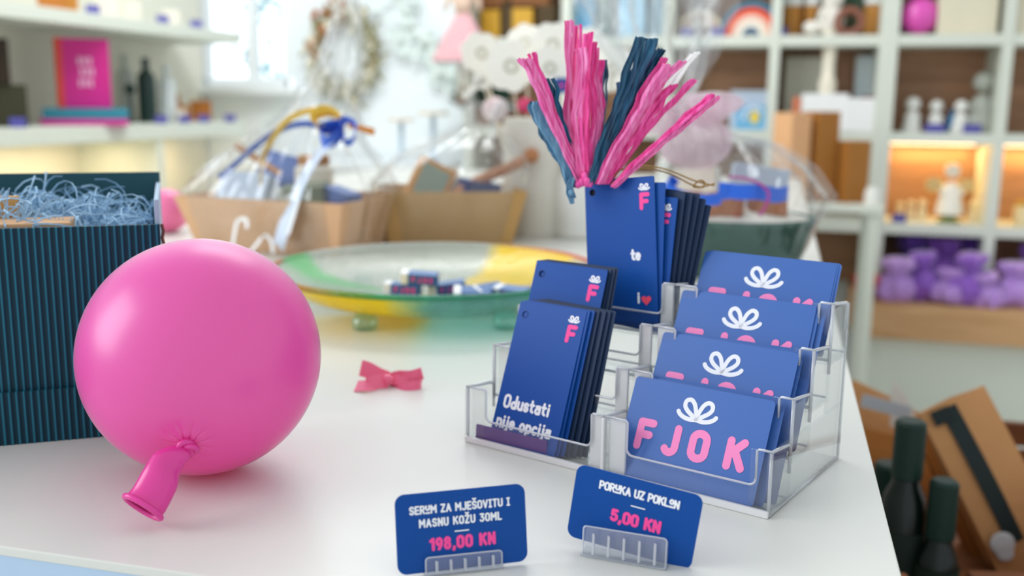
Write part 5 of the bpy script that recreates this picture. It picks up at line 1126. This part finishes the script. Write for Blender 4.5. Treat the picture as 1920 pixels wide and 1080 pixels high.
# ------------------------------------------------------------------ left wall shelving
LX = -2.20; LXB = -2.555
lu = thing('wall_shelf', 'long white wall shelving along the left wall with books and bottles', 'shelf', ((LX + LXB) / 2, 2.72, 0))
for z0, z1, nm in ((.455, .500, 'shelf_board'), (.080, .135, 'shelf_board'), (-.42, -.37, 'shelf_board')):
    m = MB(); m.box((0, .0, TT + (z0 + z1) / 2), (LX - LXB, 2.26, z1 - z0), b=.003); m.build(nm, SHELF, lu)
m = MB(); m.box((-.170, .09, TT + .30), (.012, 2.58, 1.5)); m.build('back_panel', pm('shelf_back_grey', '#dddbcc', .7, .3, .03, 10), lu)
for y in (.53, -.65):
    m = MB(); m.box((.0, y, TT - .145), (LX - LXB - .01, .036, .45)); m.build('divider', SHELF, lu)
for yc, ln, en, lb in ((2.42, 1.45, 3.6, 'long warm light strip under the lower left shelf'), (3.56, .48, 1.6, 'short warm light strip under the far end of the lower left shelf')):
    l = thing('led_strip', lb, 'light strip', (-2.38, yc, TT + .074)); m = MB(); m.box((0, 0, 0), (.014, ln, .008)); m.build('diffuser', LED, l)
    la = bpy.data.lights.new('led_light', 'AREA'); la.shape = 'RECTANGLE'; la.size = .02; la.size_y = ln; la.energy = en; la.color = (1, .78, .50); lo = bpy.data.objects.new('led_light', la); COL.objects.link(lo); lo.parent = l; lo.location = (0, 0, -.008)
ZL, ZU = TT + .1355, TT + .5005
def lp(x, y, X=-2.33, z=ZL): p = onX(x, y, X); p.z = z; return p
def lblock(label, cat, name, x, X, wp, hgt, dpt, mat, z=ZL, rot=0, b=.003):
    p = lp(x, 240, X, z); s = dep(p) / FPX; return block(label, cat, name, p, (wp * s, dpt, hgt), faceang(p) + rot, mat, b=b)
lblock('magenta book at the bottom of the flat pile on the left shelf', 'book', 'book', 160, -2.30, 150, .020, .17, pm('magenta_cover', '#c8308f', .5, .4, .05, 20))
o = lblock('teal book on top of the flat pile on the left shelf', 'book', 'book', 163, -2.30, 146, .036, .165, pm('teal_cover', '#2b8296', .5, .4, .05, 20), z=ZL + .020)
o = lblock('bright pink book with a red spine standing on the flat books', 'book', 'book', 163, -2.30, 92, .232, .035, pm('pink_cover', '#cf1f86', .45, .4, .06, 10), z=ZL + .056, rot=.12)
m = MB(); W_b = 92 * dep(lp(163, 240, -2.30)) / FPX; m.box((-W_b / 2 + .0085, -.0005, .116), (.022, .0362, .2322), b=.002); m.build('spine', pm('red_spine', '#e2402e', .45), o)
m = MB()
for k in range(3):
    for q in range(3): m.box((-.012 + .016 * k + .006 * (q % 2), -.0185, .085 + .036 * q), (.010, .0012, .026 - .004 * (k == 1)), b=.0004)
m.build('cover_lettering', pm('pale_pink_print', '#eab4d2', .5), o)
DKG = pm('dark_olive_box', '#3b3a26', .6, .3, .15, 14)
lblock('dark olive box at the left edge of the left shelf', 'box', 'gift_box', 8, -2.33, 84, .128, .12, DKG); lblock('dark brown box standing on the olive box at the left edge', 'box', 'gift_box', -4, -2.33, 56, .135, .10, pm('dark_umber_box', '#2f2418', .6, .3, .2, 14), z=ZL + .129)
def bottle(label, P, r, h, body, cap, cat='bottle', neck=.32):
    t = thing('bottle', label, cat, P); m = MB(); m.lathe([(0, 0), (r * .95, 0), (r, h * .02), (r, h * .66), (r * .9, h * .74), (r * neck, h * .83), (r * neck, h * .86), (0, h * .86)], 28); m.build('body', body, t, smooth='auto')
    m = MB(); m.cyl((0, 0, h * .85), r * (neck + .1), h * .15, 20, b=r * .06); m.build('cap', cap, t, smooth='auto'); return t
GB = pm('dark_green_bottle', '#0d2f2b', .3, .5, .1, 20); WB = pm('white_bottle', '#dfe6e6', .35, .5, .02, 20)
bottle('tall dark green bottle on the left shelf', lp(279, 240, -2.36), .034, .245, GB, GB); bottle('tall white bottle right of the dark green bottle', lp(317, 240, -2.36), .034, .22, WB, WB)
bottle('pale grey bottle behind the dark green bottle', lp(240, 238, -2.46), .030, .26, pm('grey_bottle', '#b9beb6', .4, .4, .04, 20), pm('grey_bottle', '#b9beb6'))
p = lp(248, 240, -2.38); m = MB(); m.sphere(p + V((0, 0, .125)), .021); m.tube([p, p + V((0, 0, .105))], .006, 8); m.cyl(p, .022, .006); tag(m.build('knob_stand', GB, smooth=True), 'small dark round knob stand left of the dark green bottle', 'stand')
p = lp(343, 240, -2.38); t = thing('wooden_animal', 'small brown wooden animal right of the white bottle', 'toy', p, faceang(p)); OR = pm('orange_wood', '#b8722e', .55, .3, .1, 40)
m = MB(); m.prism([(-.028, 0), (-.016, 0), (-.014, .04), (.012, .04), (.014, 0), (.026, 0), (.028, .062), (-.004, .070), (-.008, .115), (-.034, .108), (-.030, .092), (-.022, .09), (-.028, .06)], -.012, .012); m.build('body', OR, t)
lblock('small orange brown box at the right end of the left shelf', 'box', 'gift_box', 378, -2.38, 38, .085, .07, OR)
lblock('low cream block before the wooden animal', 'block', 'soap_block', 340, -2.30, 18, .05, .03, CREAM)
for x, lb in ((34, 'indigo price tag at the left edge of the left shelf'), (303, 'indigo price tag before the white bottle on the left shelf'), (347, 'indigo price tag before the wooden animal'), (383, 'indigo price tag before the orange brown box'), (432, 'indigo price tag at the far right end of the left shelf')):
    shelf_tag(lb, 0, 0, 0, plane=lp(x, 240, -2.225), w_=.045, h_=.03)
for x, wp, hgt, mt, lb in ((112, 46, .10, OR, 'left orange brown block on the top left shelf'), (146, 30, .08, pm('amber_block', '#c98a3a', .5, .3, .1, 30), 'right amber block on the top left shelf'), (215, 40, .09, CREAM, 'left cream candle block on the top left shelf'), (258, 34, .08, CREAM, 'right cream candle block on the top left shelf'), (332, 30, .07, CREAM, 'lone cream block at the right on the top left shelf')):
    lblock(lb, 'block', 'decor_block', x, -2.36, wp, hgt, .06, mt, z=ZU)
for x, lb in ((174, 'indigo price tag right of the amber block on the top left shelf'), (304, 'indigo price tag in the middle of the top left shelf'), (367, 'indigo price tag at the right end of the top left shelf')):
    shelf_tag(lb, 0, 0, 0, plane=lp(x, 20, -2.225, ZU), w_=.045, h_=.03)

# ------------------------------------------------------------------ back wall things
cb = thing('console', 'low white console cabinet against the back wall', 'cabinet', (-1.72, 3.90, 0))
m = MB(); m.box((0, 0, TT - .03), (.92, .40, .03), b=.003); m.build('top', pm('console_white', '#e8eef2', .4, .5), cb)
m = MB(); m.box((0, .01, (TT - .045) / 2), (.88, .36, TT - .045)); m.build('body', pm('console_white', '#e8eef2'), cb)
for x in (-.22, .22):
    m = MB(); m.box((x, -.176, .44), (.40, .014, .72), b=.004); d_ = m.build('door', pm('console_white', '#e8eef2'), cb); m = MB(); m.cyl((x + (.15 if x < 0 else -.15), -.198, .5), .012, .012, 16); m.build('knob', SHELF, d_)
for x, y, Yc, wpx, lb in ((752, 222, 3.84, 54, 'left low cake stand with a pale disc top on the console'), (812, 210, 3.88, 62, 'right taller cake stand with a pale disc top on the console')):
    p = onY(x, y, Yc); h = p.z - (TT - .015); t = thing('cake_stand', lb, 'cake stand', V((p.x, p.y, TT - .015))); r = wpx / 2 * Yc / FPX
    m = MB(); m.cyl((0, 0, h - .012), r, .014, 36, b=.003); m.build('plate', pm('pale_birch', '#e2d6c2', .5, .3, .05, 30), t, smooth='auto'); m = MB(); m.cyl((0, 0, .006), .011, h - .018, 16); m.build('stem', pm('steel_stem', '#b5c8d6', .4), t, smooth='auto'); m = MB(); m.cyl((0, 0, 0), r * .6, .008, 30, b=.002); m.build('base', pm('steel_stem', '#b5c8d6'), t, smooth='auto')
# dried flower wreath
wc = onY(645, 100, YB - .04); t = thing('wreath', 'dried flower wreath hanging on the back wall right of the window', 'wreath', wc); rr = random.Random(21)
m = MB(); m.tube([(.135 * cos(2 * pi * i / 40), .01, .17 * sin(2 * pi * i / 40)) for i in range(40)], .022, 8, closed=True); m.build('ring', pm('wreath_twig', '#9d9276', .9, .1, .3, 60), t, smooth=True)
for nm, hx, cnt in (('olive_leaves', '#8d8a68', 150), ('cream_flowers', '#e2dcc8', 70), ('rust_flowers', '#a8683c', 26)):
    m = MB()
    for k in range(cnt):
        a = rr.uniform(0, 6.283); q = rr.gauss(0, .025)
        if nm == 'rust_flowers': a = rr.gauss(2.2, .5)
        c = V(((.135 + q) * cos(a), rr.uniform(-.03, .0), (.17 + q) * sin(a)))
        if nm == 'olive_leaves':
            d = V((rr.gauss(0, 1), rr.gauss(0, .3), rr.gauss(0, 1))).normalized() * .035; e = d.cross(V((0, 1, 0))).normalized() * .010; m.add([c - d, c + e, c + d, c - e], [(0, 1, 2, 3)])
        else: m.sphere(c, rr.uniform(.010, .018), n=9, m=6)
    m.build(nm, pm(nm, hx, .9, .1, .2, 80), t)
# hanging doll with a pink skirt
dc = onY(868, 115, 3.70); t = thing('doll', 'hanging cloth doll with a wide pink skirt between the wreath and the shelving', 'doll', dc)
s_ = dep(dc) / FPX; PKS = pm('dusty_pink_skirt', '#d8a6ab', .85, .2, .06, 60, sheen=.4)
m = MB(); m.lathe([(58 * s_, 0), (56 * s_, 6 * s_), (38 * s_, 45 * s_), (16 * s_, 82 * s_), (13 * s_, 88 * s_), (0, 88 * s_)], 56, fn=lambda a, r, z: 1 + .06 * sin(10 * a) * (1 - z / (90 * s_)), ey=.6); m.build('skirt', PKS, t, smooth=True)
m = MB(); m.lathe([(0, 84 * s_), (14 * s_, 86 * s_), (20 * s_, 110 * s_), (18 * s_, 130 * s_), (6 * s_, 138 * s_), (6 * s_, 144 * s_), (0, 145 * s_)], 24, ey=.7)
for sg in (-1, 1): m.tube([(sg * 17 * s_, 0, 128 * s_), (sg * 30 * s_, 0, 112 * s_), (sg * 34 * s_, -4 * s_, 92 * s_)], [6 * s_, 5 * s_, 4 * s_], 8)
m.sphere((0, 0, 160 * s_), 19 * s_); m.build('body', pm('doll_cloth', '#e0c3b0', .9, .1, .05, 60), t, smooth=True)
m = MB(); m.sphere((0, 4 * s_, 166 * s_), 21 * s_, sq=(1.05, .9, .95)); 
for sg in (-1, 1): m.sphere((sg * 20 * s_, 0, 140 * s_), 8 * s_, sq=(.8, .8, 1.8))
m.build('hair', pm('doll_hair', '#b07a5e', .9, .1, .15, 90), t, smooth=True)
for sg in (-1, 1):
    m = MB(); m.tube([(sg * 7 * s_, 0, 30 * s_), (sg * 6 * s_, 0, -40 * s_), (sg * 6 * s_, -2 * s_, -66 * s_)], [5 * s_, 4 * s_, 4 * s_], 8); lg = m.build('leg', pm('doll_leg', '#d8cfc0', .9), t, smooth=True)
    m = MB(); m.sphere((sg * 6 * s_, -5 * s_, -74 * s_), 7 * s_, sq=(.8, 1.3, 1)); m.build('shoe', pm('doll_shoe', '#8a6a4c', .7), lg, smooth=True)
m = MB(); m.tube([(0, 0, 178 * s_), (0, .03, 240 * s_), (0, .12, 246 * s_)], .0025, 6); m.build('hanging_cord', pm('jute_cord', '#c8b890', .8), t)
# pale eucalyptus garland on the wall
m = MB(); rr = random.Random(31); gp = smoothpath([onY(x, y, YB - .03) for x, y in ((735, -30), (760, 30), (790, 80), (830, 115), (842, 160))], 8)
m.tube(gp, .005, 6); m.cur = 1
for k in range(70):
    c = rr.choice(gp) + V((rr.gauss(0, .05), rr.uniform(-.035, .0), rr.gauss(0, .045))); d = V((rr.gauss(0, 1), rr.gauss(0, .2), rr.gauss(0, 1))).normalized() * .034; e = d.cross(V((0, 1, 0))).normalized() * .016
    m.add([c - d, c + e * .8 - d * .3, c + e + d * .2, c + d, c - e + d * .2, c - e * .8 - d * .3], [(0, 1, 2, 3, 4, 5)])
tag(m.build('garland', [pm('garland_stem', '#c9cfb8', .8), pm('eucalyptus_leaf', '#dbe6e2', .6, .3, .08, 30)]), 'pale eucalyptus garland hanging on the back wall left of the doll', 'garland')

# ------------------------------------------------------------------ crate with bottles and bags beside the counter
CZ = TT - .325
cr_ = thing('crate', 'low dark wooden crate standing on the floor right of the counter', 'crate', (.315, 1.23, 0)); CRW = wood('crate_wood', '#5e3418', '#8a5228', (3, 20, 20), .6)
cw, cdp = .46, .72
m = MB(); m.box((0, 0, CZ - .012), (cw, cdp, .022)); m.build('tray_floor', CRW, cr_)
for sx_ in (-1, 1):
    for sy_ in (-1, 1): m = MB(); m.box((sx_ * (cw / 2 - .02), sy_ * (cdp / 2 - .02), (CZ - .023) / 2), (.036, .036, CZ - .023)); m.build('leg', CRW, cr_)
for sy_ in (-1, 1):
    for k in range(2): m = MB(); m.box((0, sy_ * (cdp / 2 - .006), CZ + .022 + .042 * k), (cw, .012, .036), b=.002); m.build('slat', CRW, cr_)
for sx_ in (-1, 1):
    for k in range(2): m = MB(); m.box((sx_ * (cw / 2 - .006), 0, CZ + .022 + .042 * k), (.012, cdp - .026, .036), b=.002); m.build('slat', CRW, cr_)
BOTG = pm('black_green_glass', '#081611', .25, .4, .1, 30); CAPG = pm('green_black_cap', '#0c2a22', .5, .3)
def oil_bottle(label, px_, ptop, d, r):
    P = CAM + ray(px_, ptop) * d; h = P.z - CZ; t = thing('bottle', label, 'bottle', V((P.x, P.y, CZ)))
    hc = .062; m = MB(); m.lathe([(0, 0), (r * .96, 0), (r, .004), (r, h - hc - .032), (r * .9, h - hc - .018), (r * .62, h - hc - .004), (r * .60, h - hc + .004), (0, h - hc + .004)], 36); m.build('body', BOTG, t, smooth='auto')
    m = MB(); m.cyl((0, 0, h - hc), r * .68, hc, 30, b=.003); m.build('cap', CAPG, t, smooth='auto')
    m = MB(); m.lathe([(r + .0004, h * .14), (r + .0006, h * .14), (r + .0006, h * .52), (r + .0004, h * .52), (r + .0004, h * .14)], 36); lb = m.build('label_band', pm('dark_label', '#17251f', .6, .3, .3, 60), t, smooth='auto')
    m = MB()
    for k in range(3): m.sphere((-.004 + .005 * k, -r - .0006, h * .30 + .006 * (k % 2)), .006, sq=(1, .12, 1))
    m.build('label_flower', pm('label_peach', '#cf8a62', .6), lb, smooth=True); return t
oil_bottle('tall dark bottle with green black cap beside the counter edge', 1709, 788, 1.0, .0225)
oil_bottle('shorter dark bottle right of the tall one in the crate', 1772, 900, .98, .0205)
bk = oil_bottle('third dark bottle half hidden behind the tall one in the crate', 1668, 868, 1.12, .024)
BAGK = pm('bag_kraft', '#cb9563', .75, .2, .07, 30, bump=.1, bscale=80); BAGD = pm('bag_print_dark', '#1f2b2b', .6, .3, .2, 60); BAGL = pm('bag_pale', '#e6e3dc', .6, .3, .05, 30)
def paper_bag(label, P, w_, h_, d_, yaw, lean, roll, strip=True, mat=BAGK):
    M = frameM(P, yaw, lean, roll); t = thing('paper_bag', label, 'paper bag', M=M)
    m = MB(); vs = []; fs = []; rows = 10
    for k in range(rows + 1):
        f = k / rows; dd = d_ * (1 - .85 * f ** 1.5); z = h_ * f; b_ = .006 * sin(pi * f)
        vs += [(0, -dd / 2 - b_, z), (w_ * .5, -dd / 2 - b_ * 1.8, z + .004 * (k == rows)), (w_, -dd / 2 - b_, z), (w_ - d_ * .12, 0, z), (w_, dd / 2 + b_, z), (0, dd / 2 + b_, z), (d_ * .12, 0, z)]
    for k in range(rows):
        for q in range(7): fs.append((k * 7 + q, k * 7 + (q + 1) % 7, (k + 1) * 7 + (q + 1) % 7, (k + 1) * 7 + q))
    fs.append((6, 5, 4, 3, 2, 1, 0)); fs.append(tuple(rows * 7 + q for q in range(7))); m.add(vs, fs); m.build('bag', mat, t)
    if strip:
        m = MB(); pts = []
        for k in range(24):
            f = .22 + .76 * k / 23; dd = d_ * (1 - .85 * f ** 1.5); b_ = .006 * sin(pi * f); pts.append((w_ * .40, -dd / 2 - b_ * 1.75 - .0018, h_ * f))
        m.strip(pts, .020, V((1, 0, 0)), .0008); m.box((w_ * .40 - .012, -d_ * .08 - .010, h_ * .955), (.022, .001, .018)); m.build('printed_band', BAGD, t)
        m = MB(); rr = random.Random(2)
        for k in range(5): m.sphere((w_ * .5 + rr.uniform(-.03, .035), -d_ / 2 - .012 - .0015, h_ * (.10 + .05 * k % .2)), .010 + .004 * (k % 2), sq=(1, .1, 1))
        m.build('printed_flowers', pm('print_pale_floral', '#c4c2c4', .6, .3, .2, 200), t, smooth=True)
    return t
def bagP(x, y, d): return CAM + ray(x, y) * d
def bag_at(TL, d, w_, h_, d_, yaw, lean, roll):
    M = frameM((0, 0, 0), yaw, lean, roll); P = bagP(*TL, d) - M @ V((0, 0, h_)); return (P, w_, h_, d_, yaw, lean, roll)
paper_bag('large kraft paper bag with a black printed band leaning in the crate', *bag_at((1722, 776), 1.20, .082, .225, .04, RAD(8), RAD(8), RAD(-27)))
paper_bag('kraft paper bag just behind the banded one in the crate', *bag_at((1708, 790), 1.26, .082, .215, .035, RAD(5), RAD(8), RAD(-25)), strip=False, mat=pm('bag_kraft_dark', '#a86c34', .75, .2, .08, 30))
paper_bag('kraft paper bag next to the counter with its top folded', *bag_at((1600, 712), 1.46, .13, .15, .05, RAD(-4), RAD(6), RAD(24)), strip=False)
paper_bag('brown paper bag low between the bottles and the counter', *bag_at((1612, 800), 1.36, .13, .10, .045, RAD(0), RAD(6), RAD(12)), strip=False, mat=pm('bag_kraft_dark', '#a86c34'))
M = frameM(bagP(1668, 800, 1.40), RAD(-4), RAD(5), RAD(-6)); m = MB(); m.prism([(0, 0), (.04, 0), (.022, .045), (.008, .066), (.003, .04)], -.001, .001, M); tag(m.build('tissue_paper', BAGL), 'white tissue paper sticking up between the kraft bags', 'tissue paper')
M = frameM(bagP(1612, 762, 1.38), RAD(-4), RAD(7), RAD(10)); m = MB(); m.prism(rrect(0, 0, .065, .018, .002), -.001, .001, M); tag(m.build('paper_sleeve', pm('pale_blue_sleeve', '#b9c3cc', .6)), 'pale blue paper sleeve across the bag next to the counter', 'paper sleeve')
block('dark brown parcel at the front right of the crate', 'parcel', 'parcel', V((.30, 1.02, CZ)), (.16, .10, .075), .2, pm('dark_brown_parcel', '#6e3d1c', .7, .25, .12, 30), b=.004)
paper_bag('small brown paper bag with pale print lying right in the crate', V((.36, 1.12, CZ + .03)), .11, .10, .05, RAD(12), RAD(30), RAD(-20), strip=False, mat=pm('bag_kraft_dark', '#a86c34'))
